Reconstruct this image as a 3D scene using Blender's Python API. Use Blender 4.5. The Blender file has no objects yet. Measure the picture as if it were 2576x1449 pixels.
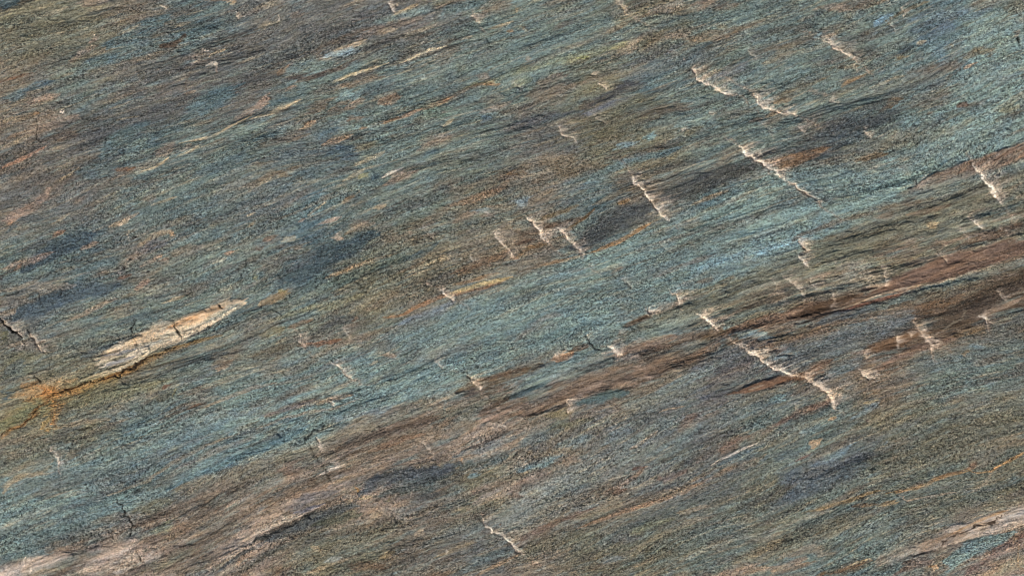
import bpy, math, random
import numpy as np

# ------------------------------------------------------------------ camera, sky, sun, exposure
scene = bpy.context.scene
U = 0.0005                                   # metres per drawing unit (the frame is 2576 x 1449 units)
FW, FH = 2576.0, 1449.0

cam_d = bpy.data.cameras.new("camera")
cam = bpy.data.objects.new("camera", cam_d)
scene.collection.objects.link(cam)
scene.render.engine = 'CYCLES'
cam_d.lens = 50.0
cam_d.sensor_width = 36.0
cam_d.clip_start = 0.01
cam_d.clip_end = 200.0
scene.cycles.pixel_filter_type = 'BLACKMAN_HARRIS'
scene.cycles.filter_width = 1.05
cam.location = (0.0, 0.0, FW * U * 50.0 / 36.0)
cam.rotation_euler = (0.0, 0.0, 0.0)
scene.camera = cam

SUN_EL, SUN_AZ = math.radians(34.0), math.radians(208.0)   # azimuth measured from +Y towards +X
world = bpy.data.worlds.new("World")
scene.world = world
world.use_nodes = True
wn = world.node_tree.nodes
wl = world.node_tree.links
wn.clear()
sky = wn.new("ShaderNodeTexSky")
sky.sky_type = 'NISHITA'
sky.sun_disc = False
sky.sun_elevation = SUN_EL
sky.sun_rotation = SUN_AZ
bg = wn.new("ShaderNodeBackground")
bg.inputs["Strength"].default_value = 0.07
wo = wn.new("ShaderNodeOutputWorld")
wl.new(sky.outputs[0], bg.inputs[0])
wl.new(bg.outputs[0], wo.inputs[0])

sun_d = bpy.data.lights.new("sun", 'SUN')
sun_d.energy = 4.5
sun_d.angle = math.radians(0.6)
sun_d.color = (1.0, 0.95, 0.88)
sun = bpy.data.objects.new("sun", sun_d)
scene.collection.objects.link(sun)
# light travels from the azimuth SUN_AZ down onto the slab
dx, dy, dz = (-math.sin(SUN_AZ) * math.cos(SUN_EL), -math.cos(SUN_AZ) * math.cos(SUN_EL), -math.sin(SUN_EL))
import mathutils
sun.rotation_euler = mathutils.Vector((dx, dy, dz)).to_track_quat('-Z', 'Y').to_euler()

scene.view_settings.view_transform = 'Standard'
scene.view_settings.look = 'None'
scene.view_settings.exposure = 0.0
scene.view_settings.gamma = 1.0
scene.view_settings.use_curve_mapping = False

# ------------------------------------------------------------------ numeric noise
F = np.float32
ALBEDO_GAIN = (1.37, 1.38, 1.27)
rng = np.random.default_rng(11)
TAB = rng.random((512, 512)).astype(F) * 2 - 1


def vnoise(x, y, ox=0, oy=0):
    """smooth value noise, -1..1, unit cell"""
    xi = np.floor(x).astype(np.int32)
    yi = np.floor(y).astype(np.int32)
    fx = (x - xi).astype(F)
    fy = (y - yi).astype(F)
    fx = fx * fx * (3 - 2 * fx)
    fy = fy * fy * (3 - 2 * fy)
    x0 = (xi + ox) & 511
    x1 = (x0 + 1) & 511
    y0 = (yi + oy) & 511
    y1 = (y0 + 1) & 511
    a = TAB[y0, x0]
    b = TAB[y0, x1]
    c = TAB[y1, x0]
    d = TAB[y1, x1]
    return (a + (b - a) * fx) * (1 - fy) + (c + (d - c) * fx) * fy


def fbm(x, y, n=3, seed=0, gain=0.55):
    s = 0
    a = 1.0
    t = 0.0
    for k in range(n):
        s = s + a * vnoise(x * (2.03 ** k), y * (2.03 ** k), seed * 37 + k * 91, seed * 53 + k * 67)
        t += a
        a *= gain
    return (s / t * 1.5).astype(F)


def sstep(a, b, x):
    t = np.clip((x - a) / (b - a), 0, 1)
    return t * t * (3 - 2 * t)


def lin(c):
    c = np.asarray(c, dtype=np.float64) / 255.0
    return np.where(c <= 0.04045, c / 12.92, ((c + 0.055) / 1.055) ** 2.4)


# ------------------------------------------------------------------ the drawing grid (dense in frame, wider outside)
DENS = 0.62                                  # grid lines per drawing unit


def axis(L, pad, n_out):
    inner = np.linspace(-20, L + 20, int((L + 40) * DENS))
    step = inner[1] - inner[0]
    g = np.linspace(0, 1, n_out + 1)[1:]
    # start with the inner step, grow to reach pad
    k = pad - step * n_out
    out = step * n_out * g + k * g ** 3
    return np.concatenate([(-20 - out)[::-1], inner, L + 20 + out])


GX = axis(FW, 1500.0, 150)
GY = axis(FH, 1300.0, 150)
NX, NY = len(GX), len(GY)
X, Y = np.meshgrid(GX.astype(F), GY.astype(F))

# foliation: v runs across the layers, u along them
bend = fbm(X / 900, Y / 500, 2, 1) * 34 + fbm(X / 330, Y / 150, 2, 2) * 11
V = ((Y + 0.385 * X) * 0.933 + bend).astype(F)
UU = ((X - 0.385 * Y) * 0.933).astype(F)

# ragged edges: displace the drawing coordinates mostly along the foliation
ra = fbm(UU / 26, V / 5.0, 3, 3) * 15 + fbm(UU / 90, V / 14, 2, 4) * 18
rb = fbm(UU / 40, V / 16, 3, 5) * 4.0 + fbm(UU / 9, V / 6, 2, 6) * 1.8
XW = (X + ra * 0.93 + rb * 0.36).astype(F)
YW = (Y - ra * 0.36 + rb * 0.93).astype(F)
# a finer jagged version for fractures and cracks
ja = fbm(X / 13, Y / 11, 3, 7) * 5.0 + fbm(X / 34, Y / 30, 1, 10) * 4
jb = fbm(X / 15, Y / 10, 3, 8) * 5.0 + fbm(X / 30, Y / 34, 1, 12) * 4
XJ = (X + ja).astype(F)
YJ = (Y + jb).astype(F)
del ja, jb

PAL = dict(
    G=(105, 119, 116), T=(120, 138, 136), B=(90, 111, 117), D=(66, 72, 76), W=(120, 110, 98),
    N=(98, 79, 64), P=(158, 134, 118), C=(190, 169, 138), O=(162, 118, 72), L=(131, 158, 165),
    K=(104, 103, 101), V=(112, 108, 90), Z=(82, 79, 78), R=(116, 80, 56), S=(78, 58, 44),
    E=(60, 92, 112), Q=(212, 192, 160), H=(218, 202, 188), M=(120, 100, 84), A=(70, 92, 104),
    Y=(164, 148, 88), X=(28, 24, 21), I=(88, 91, 96))
PL = {k: lin(v).astype(F) for k, v in PAL.items()}

BASE = [
    "VVWBKKKKGGGVGGGGBT",
    "WGKKKGGGGGVBGGGGBT",
    "WZBGGKGGGKVVGGDGTT",
    "KKGGKBGGVWBWBTTTTG",
    "GBWGGAVVWWTTTTTVVV",
    "KGGGGGVWTTTTTVNNNN",
    "VVVGGGTTTWMWKKWMGG",
    "VVBBTTMMPWKGKGGVVV",
    "GBBWWMPDVWWKKVGGGV",
    "GKPWPVVWKWVVGGGGWP"]


def base_colour():
    arr = np.array([[PL[c] for c in row] for row in BASE], dtype=F)      # 10 x 18 x 3
    n_r, n_c = arr.shape[:2]
    # beyond the frame the same tracts come back mirrored, wandering
    wx = np.abs(XW + 0.25 * ra + sstep(0, 600, np.abs(X - FW / 2) - FW / 2) * fbm(X / 400, Y / 200, 2, 13) * 300)
    wy = np.abs(YW + 0.8 * (fbm(UU / 160, V / 34, 3, 9) * 34))
    wx = FW - np.abs(FW - wx)
    wy = FH - np.abs(FH - wy)
    gx = np.clip(wx / FW * n_c - 0.5, 0, n_c - 1.001)
    gy = np.clip(wy / FH * n_r - 0.5, 0, n_r - 1.001)
    xi = gx.astype(np.int32)
    yi = gy.astype(np.int32)
    fx = (gx - xi)[..., None]
    fy = (gy - yi)[..., None]
    fx = fx * fx * (3 - 2 * fx)
    fy = fy * fy * (3 - 2 * fy)
    return ((arr[yi, xi] * (1 - fx) + arr[yi, xi + 1] * fx) * (1 - fy)
            + (arr[yi + 1, xi] * (1 - fx) + arr[yi + 1, xi + 1] * fx) * fy).astype(F)


COL = base_colour()
HGT = np.zeros_like(X)                        # relief, drawing units
SMO = np.zeros_like(X)                        # 1 = smooth fine grained, 0 = coarse grained schist


def blend(sl, m, col):
    COL[sl] = COL[sl] * (1 - m[..., None]) + np.asarray(col, dtype=F) * m[..., None]


# streaks that belong to the layering everywhere
def region(poly, c, a=.7, soft=16, smooth=0):
    """a tract of one kind of rock with a ragged outline"""
    sl = window(poly, soft * 2 + 60)
    xs, ys = XW[sl], YW[sl]
    d, _, _ = seg_field(poly + poly[:1], xs, ys, 1)
    inside = np.zeros(xs.shape, dtype=bool)
    for p, q in zip(poly, poly[1:] + poly[:1]):
        if p[1] == q[1]:
            continue
        c1 = (ys > min(p[1], q[1])) & (ys <= max(p[1], q[1]))
        xi = p[0] + (ys - p[1]) * (q[0] - p[0]) / (q[1] - p[1])
        inside ^= c1 & (xs < xi)
    sd = np.where(inside, d, -d)
    m = sstep(-soft * .4, soft, sd)
    m = m * (.78 + .22 * sstep(-.6, .2, fbm(UU[sl] / 60, V[sl] / 10, 3, 55)))
    blend(sl, m * a, colour_of(c))
    if smooth:
        SMO[sl] = np.maximum(SMO[sl], m * smooth)


def streaks():
    full = (slice(None), slice(None))
    for (lu, lv, lo, hi, c, a, sd) in (
            (190, 12, .28, .8, 'C', .20, 20), (120, 8, .42, .9, 'P', .18, 21), (170, 22, .2, .8, 'B', .26, 22),
            (130, 14, .28, .8, 'S', .32, 23), (70, 7, .35, .8, 'T', .38, 24), (110, 16, .2, .75, 'Z', .5, 25),
            (90, 4.5, .48, .9, 'C', .28, 26), (44, 4.6, .42, .8, 'X', .26, 27), (60, 6, .52, .9, 'R', .16, 28),
            (40, 8, .42, .85, 'L', .16, 29), (100, 26, .2, .8, 'M', .38, 30)):
        n = fbm(UU / lu, V / lv, 3, sd)
        blend(full, sstep(lo, hi, n) * a, PL[c])
    # the brown layers are ragged: chocolate streaks and pale scuffs
    br = sstep(.08, .3, SMO)
    blend(full, br * sstep(.05, .5, fbm(UU / 110, V / 8, 3, 33)) * .62, lin((78, 60, 46)).astype(F))
    blend(full, br * sstep(.25, .7, fbm(UU / 60, V / 12, 3, 34)) * .50, PL['P'])
    blend(full, br * sstep(.2, .7, fbm(UU / 90, V / 14, 3, 35)) * .55, PL['G'])
    # short dark partings between the layers, here and there
    n = np.abs(fbm(UU / 75, V / 8.5, 2, 31))
    k = sstep(.06, .01, n) * sstep(.2, .6, fbm(UU / 24, V / 18, 2, 32))
    blend(full, k * .5, PL['X'])
    HGT[full] -= k * .7


PARTS = []


def seg_field(pts, xs, ys, w0):
    """distance to a polyline, position along it 0..1, signed side of the nearest segment"""
    best = None
    tot = sum(math.hypot(b[0] - a[0], b[1] - a[1]) for a, b in zip(pts, pts[1:])) or 1.0
    run = 0.0
    for a, b in zip(pts, pts[1:]):
        ex, ey = b[0] - a[0], b[1] - a[1]
        L = math.hypot(ex, ey) or 1e-3
        t = ((xs - a[0]) * ex + (ys - a[1]) * ey) / (L * L)
        tc = np.clip(t, 0, 1)
        px, py = xs - (a[0] + ex * tc), ys - (a[1] + ey * tc)
        d = np.sqrt(px * px + py * py)
        side = (ex * (ys - a[1]) - ey * (xs - a[0])) / L
        s = (run + tc * L) / tot
        if best is None:
            best, sb, sdb = d, s, side
        else:
            k = d < best
            best = np.where(k, d, best)
            sb = np.where(k, s, sb)
            sdb = np.where(k, side, sdb)
        run += L
    return best, sb, sdb


def window(pts, m):
    x0 = min(p[0] for p in pts) - m
    x1 = max(p[0] for p in pts) + m
    y0 = min(p[1] for p in pts) - m
    y1 = max(p[1] for p in pts) + m
    i0, i1 = np.searchsorted(GX, x0), np.searchsorted(GX, x1)
    j0, j1 = np.searchsorted(GY, y0), np.searchsorted(GY, y1)
    return slice(int(j0), int(j1)), slice(int(i0), int(i1))


def colour_of(c):
    if isinstance(c, str):
        return PL[c]
    r, g, b = c
    if b > r + 8:                              # the blues of the rock are greener and greyer than they first look
        b, r = b - .06 * (b - r), r + .02 * (b - r)
    elif r > b + 26 and r < 150:               # and the browns less red
        r, b, g = r - .10 * (r - b), b + .08 * (r - b), g + .03 * (r - b)
    return lin((r, g, b)).astype(F)


def S(pts, w, c, a=.7, soft=.6, taper=.5, part=None, label=None, smooth=0.0, lift=0.0, jag=False, brk=.35):
    """a band, lens or streak drawn along pts; w is its half width"""
    if len(pts) == 1:
        pts = [(pts[0][0] - w * .4, pts[0][1] + w * .15), (pts[0][0] + w * .4, pts[0][1] - w * .15)]
    sl = window(pts, w + 60)
    xs, ys = (XJ[sl], YJ[sl]) if jag else (XW[sl], YW[sl])
    if xs.size == 0:
        return
    if not jag and w < 12:                     # thin veins wander less than broad bands
        k = 0.25 + 0.5 * w / 12
        xs = X[sl] + (xs - X[sl]) * k
        ys = Y[sl] + (ys - Y[sl]) * k
    d, s, side = seg_field(pts, xs, ys, w)
    prof = np.power(np.clip(np.sin(np.pi * np.clip(s, 0.02, .98)), 0, 1), taper)
    r = w * 1.22 * prof + .3
    a = 1 - (1 - min(a, .97)) ** (1.35 if w >= 12 or part else .9)
    m = sstep(0, soft, 1 - d / r)
    if brk and not jag:
        m = m * (1 - brk + brk * sstep(-.6, .3, fbm(UU[sl] / 22, V[sl] / 5, 2, 40 + int(w) % 7)))
    blend(sl, m * a, colour_of(c))
    if smooth:
        SMO[sl] = np.maximum(SMO[sl], m * smooth)
    if lift:
        HGT[sl] += m * lift
    if part:
        PARTS.append((part, label, sl, m.copy()))


def draw_fracture(pts, A=2.2, w=3.0, halo=22, bright=.9, part='fracture_ridge', label=None, col='H', hal=.85):
    """a step where the rock snapped: the upper right side stands proud, its broken edge is pale"""
    sl = window(pts, 150)
    xs, ys = XJ[sl], YJ[sl]
    d, s, side = seg_field(pts, xs, ys, w)
    prof = np.power(np.clip(np.sin(np.pi * np.clip(s, .03, .97)), 0, 1), .45)
    up = side < 0                              # upper right of a line drawn downwards to the right
    rise = np.where(up, sstep(0, 7.0, d) * np.exp(-d / 46.0), -0.45 * np.exp(-d / 14.0))
    HGT[sl] += A * 1.25 * rise * prof
    st = fbm(UU[sl] / 40, V[sl] / 6, 3, 53)    # the bruise reaches further along some layers
    reach = halo * 3.8 * np.clip(0.75 + 0.9 * st, .25, 1.7)
    hm = np.where(up, np.clip(1 - d / np.maximum(reach, 3), 0, 1) ** 1.4, np.exp(-d / 2.0)) * sstep(0, .12, s) * sstep(1, .88, s)
    hm = hm * np.clip(0.78 + 0.45 * fbm(X[sl] / 9, Y[sl] / 9, 3, 50), 0, 1)
    hm = hm * min(1.0, .45 + .28 * A)
    hm = np.clip(hm, 0, 1)
    blend(sl, hm * hal, lin((202, 178, 160)).astype(F))
    SMO[sl] = np.maximum(SMO[sl], hm * .6)
    ww = w * 1.02 * prof * np.clip(0.45 + 1.0 * np.abs(fbm(X[sl] / 10, Y[sl] / 10, 2, 51)) + .5 * st, .12, 2)
    dd = np.where(up, d, d * 2.4)
    gap = sstep(-.55, .05, fbm(X[sl] / 22, Y[sl] / 22, 2, 56))
    ww = ww * (.25 + .75 * gap)
    m = sstep(0, .6, 1 - dd / (ww + .2))
    dim = min(1.0, .38 + .22 * A)
    blend(sl, m * bright * (.45 + .55 * gap) * dim, PL[col])
    if A > .9:                                 # the same joint runs on as a faint line at both ends
        (ax, ay), (bx, by) = pts[0], pts[-1]
        k = .55 + .5 * ((ax * 7 + by * 3) % 10) / 10
        ext = [(ax - (bx - ax) * k, ay - (by - ay) * k * .8)] + list(pts) + [(bx + (bx - ax) * k, by + (by - ay) * k)]
        s2 = window(ext, 40)
        d2, t2, _ = seg_field(ext, XJ[s2], YJ[s2], 1)
        g2 = sstep(-.2, .4, fbm(X[s2] / 26, Y[s2] / 26, 2, 57)) * sstep(0, .2, t2) * sstep(1, .8, t2)
        blend(s2, sstep(0, .7, 1 - d2 / 1.9) * g2 * .5, PL['P'])
        blend(s2, np.clip(1 - d2 / 9, 0, 1) * g2 * .22, PL['P'])
    mm = sstep(0, .5, 1 - dd / (ww * 1.5 + .4))
    PARTS.append((part, label, sl, mm))
    # shadowed crevice at the foot of the step, in places
    cm = sstep(0, .8, 1 - d / (1.6 * prof + .2)) * (side > .2) * sstep(.1, .5, fbm(X[sl] / 16, Y[sl] / 16, 2, 54))
    HGT[sl] -= cm * 2.2


def draw_crack(pts, w=1.8, depth=3.0, a=.85, label=None, part='crack', col='X'):
    w = w * 1.3
    sl = window(pts, 40)
    xs, ys = XJ[sl], YJ[sl]
    d, s, side = seg_field(pts, xs, ys, w)
    prof = np.power(np.clip(np.sin(np.pi * np.clip(s, .02, .98)), 0, 1), .5)
    ww = w * prof * (0.75 + 0.9 * np.abs(fbm(X[sl] / 8, Y[sl] / 8, 2, 52))) + .2
    m = sstep(0, .7, 1 - d / ww)
    HGT[sl] -= m * depth
    blend(sl, m * a, colour_of(col))
    if part:
        PARTS.append((part, label, sl, sstep(0, .6, 1 - d / (ww * 1.4))))


LATER = []                                    # fractures and cracks cut everything drawn before them


def fracture(*a, **k):
    LATER.append((draw_fracture, a, k))


def crack(*a, **k):
    LATER.append((draw_crack, a, k))


def P(c, r, *q):
    """points read off tile (column, row): three tile pixels to a drawing unit"""
    return [(c * 644 + q[i] / 3.0, r * 483 + q[i + 1] / 3.0) for i in range(0, len(q), 2)]


# ------------------------------------------------------------------ the large tracts of the rock face
region([(-700,1500), (0,1395), (180,1350), (440,1235), (780,1090), (1000,1030), (1200,955), (1400,885), (1550,845), (1700,745), (2000,635), (2080,600),
        (2300,482), (2576,352), (3400,80), (3400,-60), (2650,300), (2300,380), (1900,480), (1650,560), (1330,680), (900,850), (500,1010), (0,1200), (-700,1400)], (112,134,136), .8, 24)
region([(430,1150), (800,1010), (1150,880), (1400,780), (1700,640), (1950,560), (1990,600), (1700,700), (1400,860), (1100,960), (800,1060), (500,1180)], (118,144,149), .5, 30)
region([(300,1330), (420,1270), (560,1215), (800,1110), (860,1080), (1100,1000), (1200,975), (1330,1030), (1290,1090), (1150,1150), (1050,1185), (900,1235),
        (820,1270), (640,1340), (500,1420), (330,1460), (-600,1800), (-600,1560), (0,1420), (180,1362)], (124,104,90), .72, 14, .3)
region([(1600,830), (1720,748), (2000,640), (2300,490), (2600,395), (3400,150), (3400,400), (2700,560), (2400,650), (2200,700), (1960,775), (1830,820), (1700,835)], (113,107,90), .8, 10, .3)
region([(1160,990), (1390,900), (1470,872), (1560,875), (1640,845), (1700,838), (1830,825), (2000,775), (2200,728), (2400,680), (2576,630), (3400,350), (3400,440),
        (2700,640), (2400,715), (2210,758), (2090,795), (1960,850), (1880,866), (1800,870), (1760,905), (1640,962), (1560,985), (1440,1005), (1340,1045), (1190,1062)], (98,74,58), .88, 8, .5)
region([(2270,800), (2330,775), (2450,742), (2700,655), (3400,420), (3400,560), (2700,765), (2480,800), (2400,850), (2340,882), (2170,905), (2200,870), (2290,840)], (80,60,45), .92, 8, .3)
region([(1640,1000), (1800,885), (1950,868), (2050,815), (2300,762), (2320,800), (2180,882), (2060,920), (1980,950), (1800,1010), (1640,1090), (1500,1110)], (100,106,110), .72, 14)
region([(1230,1340), (1330,1250), (1480,1170), (1640,1060), (1800,1010), (1760,1080), (1500,1230), (1330,1345)], (120,126,124), .6, 24)
region([(1500,1370), (1700,1285), (1932,1190), (2200,1095), (2500,1000), (3400,700), (3400,1100), (2650,1200), (2300,1340), (1900,1449), (1500,1700)], (96,97,87), .62, 30)
region([(1950,1290), (1960,1180), (2100,1110), (2200,1070), (2230,1120), (2120,1190)], (80,88,98), .5, 20)
region([(-600,600), (0,330), (300,250), (500,120), (700,60), (900,20), (1000,60), (850,150), (700,210), (560,280), (330,330), (150,420), (0,470), (-600,700)], (92,89,88), .55, 26)
region([(2450,50), (2600,40), (3200,-100), (2650,350), (2300,460), (2050,560), (1900,560), (2100,440), (2300,330), (2400,200)], (124,146,146), .55, 30)
region([(830,170), (1200,90), (1450,70), (1560,120), (1300,200), (1150,260), (900,330), (800,300)], (104,122,122), .55, 24)
region([(560,960), (750,865), (1000,765), (1200,705), (1300,680), (1250,640), (1100,620), (900,730), (700,835), (560,900)], (114,108,92), .55, 22)
region([(0,640), (400,480), (800,380), (900,400), (700,560), (300,720), (0,780)], (88,102,106), .5, 30)
streaks()

# ------------------------------------------------------------------ what the rock face shows, upper left to lower right
# --- upper left
S(P(0,0, 0,260, 700,120), 75, 'V', .45, 1)
S(P(0,0, 0,30, 130,5), 22, 'A', .8)
S(P(0,0, 300,130, 480,70), 6, 'C', .5)
S(P(0,0, 430,260, 500,235), 4, 'C', .6)
S(P(0,0, 500,1060, 1000,960, 1400,720), 50, 'Z', .38, 1)
S(P(0,0, 1250,560, 1700,480, 1931,350), 60, 'Z', .3, 1)
S(P(0,0, 780,350, 900,330, 1290,120), 27, 'B', .85, .5)
S(P(0,0, 640,490, 1000,400, 1410,250), 19, 'B', .75, .6)
S(P(0,0, 1200,355, 1330,330, 1425,250), 7, 'S', .9, .5)
S(P(0,0, 520,460, 620,400, 700,350), 11, 'P', .65)
S(P(0,0, 660,330, 760,268), 5, 'P', .7)
S(P(0,0, 700,270), 3, 'H', .9, jag=True); S(P(0,0, 682,350), 3, 'H', .8, jag=True)
S(P(0,0, 0,612, 150,575, 250,548), 4, 'R', .85)
S(P(0,0, 150,700, 300,640, 440,600), 10, 'A', .85, .5)
S(P(0,0, 0,770, 200,690), 14, 'B', .6)
S(P(0,0, 190,790, 330,745, 470,705), 9, 'P', .85, .6)
S(P(0,0, 250,862, 310,848), 4, 'O', .6)
S(P(0,0, 462,850, 468,810), 4, 'H', .7, jag=True)
S(P(0,0, 200,1010, 420,900, 560,900), 24, 'P', .45, 1)
S(P(0,0, 330,1075, 600,1010), 16, 'N', .45, .8)
S(P(0,0, 350,1130, 900,970, 1350,810), 20, 'I', .42, .9)
S(P(0,0, 0,1268, 130,1215, 330,1110), 5, (172,128,104), .85)
S(P(0,0, 900,900, 1050,880), 4, 'C', .5)
S(P(0,0, 1400,900, 1550,790, 1780,660), 34, 'B', .8, .6)
S(P(0,0, 1530,760, 1780,720), 22, 'B', .5, .6)
S(P(0,0, 780,1190, 900,1060, 1090,940), 25, 'B', .75, .6)
S(P(0,0, 900,1210, 1080,1060), 18, 'T', .6, .7)
crack(P(0,0, 270,900, 268,1030, 322,1082), 1.3)
crack(P(0,0, 1440,510, 1402,700, 1375,800), 1.2, 1.2, .5, col='S')
S(P(0,0, 1395,705, 1480,685), 4, 'P', .6)
fracture(P(0,0, 1445,490, 1462,460, 1530,440), 1.2, 4, 8, .9, label='white broken chip mark near the upper left')
S(P(0,0, 1530,355, 1570,385), 3, 'H', .9, jag=True)
S(P(0,0, 1560,440, 1590,415, 1710,365), 3.2, 'C', .85)
S(P(0,0, 1565,500, 1600,470, 1650,500), 4, 'H', .8, jag=True)
S(P(0,0, 1635,540, 1650,500), 3.5, 'P', .7, jag=True)
S(P(0,0, 1320,215, 1440,160), 4.5, 'C', .7)
fracture(P(0,0, 1205,40, 1240,85), .8, 3, 6, .9)
crack(P(0,0, 1540,225, 1700,180, 1765,120), 1.6, 1.2, .55)
fracture(P(0,0, 1765,100, 1802,158), .8, 2.4, 6, .9)
S(P(0,0, 1730,30, 1780,20), 5, 'C', .5)
S(P(0,0, 900,270, 1060,185), 4, 'C', .45)
S(P(0,0, 570,45, 800,10), 14, 'P', .4)
S(P(0,0, 1560,0, 1800,15), 5, 'O', .5)
S([(447,364), (480,356), (530,346), (577,322), (640,288)], 3.4, 'C', .95, part='cream_vein', label='long thin cream vein at the upper left', smooth=.4)
crack([(449,363), (500,352), (565,328)], 1.1, 1, .5, part=None)
S(P(0,0, 1400,1130, 1450,1090), 8, 'P', .6)
S(P(0,0, 1340,1185, 1450,1140, 1500,1100), 3.5, 'C', .75)
S(P(0,0, 1760,910, 1860,860, 1950,790), 6, 'P', .75)
S(P(0,0, 1060,1300, 1150,1275, 1265,1195), 4, 'C', .85, part='cream_vein', label='short cream vein left of centre in the upper part', smooth=.3)
S(P(0,0, 860,1290, 1015,1272), 6, 'R', .9, .5)
S(P(0,0, 1180,1150, 1330,1120), 14, 'P', .4)
S(P(0,0, 440,1370, 590,1270), 4, 'C', .5)
S(P(0,0, 600,1300, 900,1260), 30, 'B', .45, .8)
S(P(0,0, 1500,1330, 1931,1180), 35, 'B', .5, .8)
S(P(0,0, 850,1400, 1100,1360), 16, 'W', .6)
S(P(0,0, 0,1400, 450,1300), 40, 'Z', .3, 1)
S(P(0,0, 0,1130, 240,1010), 6, 'C', .4); S(P(0,0, 0,920, 160,880), 5, 'C', .4); S(P(0,0, 60,1040, 200,985), 5, 'O', .3)
S(P(0,0, 1580,1040, 1700,1000), 14, 'G', .6)

# --- upper middle
S(P(1,0, 0,330, 300,230, 700,120), 75, 'K', .55, 1)
S(P(1,0, 0,60, 200,10), 10, 'C', .35); S(P(1,0, 0,215, 170,165), 9, 'C', .4); S(P(1,0, 250,130, 350,100), 8, 'M', .6)
S(P(1,0, 160,170, 168,115), 2.5, 'H', .6, jag=True)
S(P(1,0, 720,150, 860,110), 12, 'Z', .6)
fracture(P(1,0, 990,10, 1000,45, 1060,75), .8, 2.6, 7, .85, label='small white fracture at the top left of centre')
S(P(1,0, 1060,110, 1130,80, 1220,30), 7, (176,150,116), .8)
S(P(1,0, 880,180, 1200,100, 1320,70), 14, 'T', .55, .8)
S(P(1,0, 1270,10, 1450,10, 1700,-30), 14, 'V', .5); S(P(1,0, 1370,60, 1600,-5), 6, 'P', .45)
S(P(1,0, 1010,180, 1250,140), 12, 'P', .4)
S(P(1,0, 1390,90, 1700,20), 14, 'B', .5); S(P(1,0, 1410,115), 8, 'L', .5)
fracture(P(1,0, 1625,105, 1690,200), 1.0, 2.6, 9, .75, label='thin pale fracture near the top centre')
S(P(1,0, 1660,100, 1931,20), 22, 'M', .5, .9)
S(P(1,0, 1735,235, 1830,205, 1940,165), 5, 'C', .75)
S(P(1,0, 1870,250, 1940,240), 4, 'O', .6)
S(P(1,0, 780,300, 860,250, 1080,210), 12, 'P', .55); S(P(1,0, 940,240, 1090,215), 8, 'C', .4)
S(P(1,0, 520,435, 620,385, 820,310), 7, (184,160,134), .8, part='cream_vein', label='tan cream streak above the light blue fleck')
S(P(1,0, 520,420, 780,385), 10, (140,160,172), .8)
S(P(1,0, 500,470, 570,440), 5, 'C', .5)
S(P(1,0, 800,400, 1100,260), 14, 'Z', .7, .7)
S(P(1,0, 260,530, 560,480), 28, 'T', .55, .8)
S(P(1,0, 210,605, 400,590, 640,520, 780,440), 8, (80,62,54), .85, .6)
S(P(1,0, 150,570, 250,500), 8, 'O', .4); S(P(1,0, 470,440, 500,380), 8, 'M', .5)
S([(830,207), (880,192), (930,176), (982,156)], 3.0, 'Q', .95, part='cream_vein', label='bright thin cream vein in the upper middle', smooth=.3)
S(P(1,0, 1050,485, 1180,440, 1310,380, 1440,350), 3.6, 'Q', .8, part='cream_vein', label='cream vein ending right of the bright thin vein')
S(P(1,0, 1540,305, 1610,285), 4, 'C', .7)
S(P(1,0, 580,620, 640,600, 760,560), 5, (170,156,120), .6)
S(P(1,0, 580,670, 700,645, 990,575), 11, (142,112,88), .75, .7)
S(P(1,0, 230,690, 290,650), 5, (190,150,120), .8)
S(P(1,0, 70,800, 260,720, 420,660), 18, 'B', .7, .7)
S(P(1,0, 0,845, 30,790, 100,710), 11, (176,144,126), .75)
S([(640,297), (680,285), (715,273), (752,252)], 6, 'C', .85, .6, part='cream_vein', label='broad tan vein at the upper left of centre', smooth=.3)
S(P(1,0, 380,860, 560,760), 14, 'M', .6)
S(P(1,0, 580,750, 650,720, 770,720), 18, 'L', .6, .7)
S(P(1,0, 800,700, 1100,650), 22, 'A', .5, .9)
S(P(1,0, 720,800, 760,770, 830,750), 8, (160,134,116), .8); S(P(1,0, 930,800, 1000,760, 1090,730), 13, (150,124,104), .85)
S(P(1,0, 1000,750, 1100,710), 4, 'X', .6)
S(P(1,0, 540,850, 640,815, 770,800), 12, 'M', .6)
S(P(1,0, 690,920, 780,890), 14, 'R', .5)
S(P(1,0, 800,970, 1000,915, 1080,880), 6, 'O', .55); 
S([(971,305), (1010,296), (1060,276), (1120,255), (1165,228), (1210,212), (1258,207)], 7, (168,134,108), .85, .7, brk=.3, part='tan_band', label='long orange tan band running up to the right')
S(P(1,0, 1740,625, 1850,620), 12, (160,120,80), .7)
S(P(1,0, 1660,570, 1800,590), 9, 'P', .6)
S(P(1,0, 230,1080, 400,1015), 5, 'O', .55); S(P(1,0, 330,980, 450,910), 6, (176,138,104), .7)
S(P(1,0, 410,1040, 620,985), 17, 'A', .75, .6)
S(P(1,0, 100,1200, 400,1100, 730,1140), 36, (92,108,114), .65, .7)
S(P(1,0, 560,1130, 720,1160, 640,1210), 20, (72,96,118), .6, .8)
S(P(1,0, 520,1085, 600,1060, 720,1020), 8, (170,138,110), .8)
S(P(1,0, 300,1330, 620,1250), 30, 'B', .45, .9)
S(P(1,0, 850,950, 1000,940), 14, 'T', .7); S(P(1,0, 850,1090, 980,1020), 20, 'T', .55)
S(P(1,0, 1200,1140, 1500,1000), 22, 'P', .42, .9); S(P(1,0, 1400,960, 1470,905), 5, 'C', .6)
S(P(1,0, 1180,840, 1500,850), 22, (96,122,112), .5, .9)
S(P(1,0, 1700,880, 1760,910), 8, (84,110,134), .8)
S(P(1,0, 1680,860, 1931,770), 9, 'P', .55); S(P(1,0, 1700,760, 1900,740), 18, 'W', .5)
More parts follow.
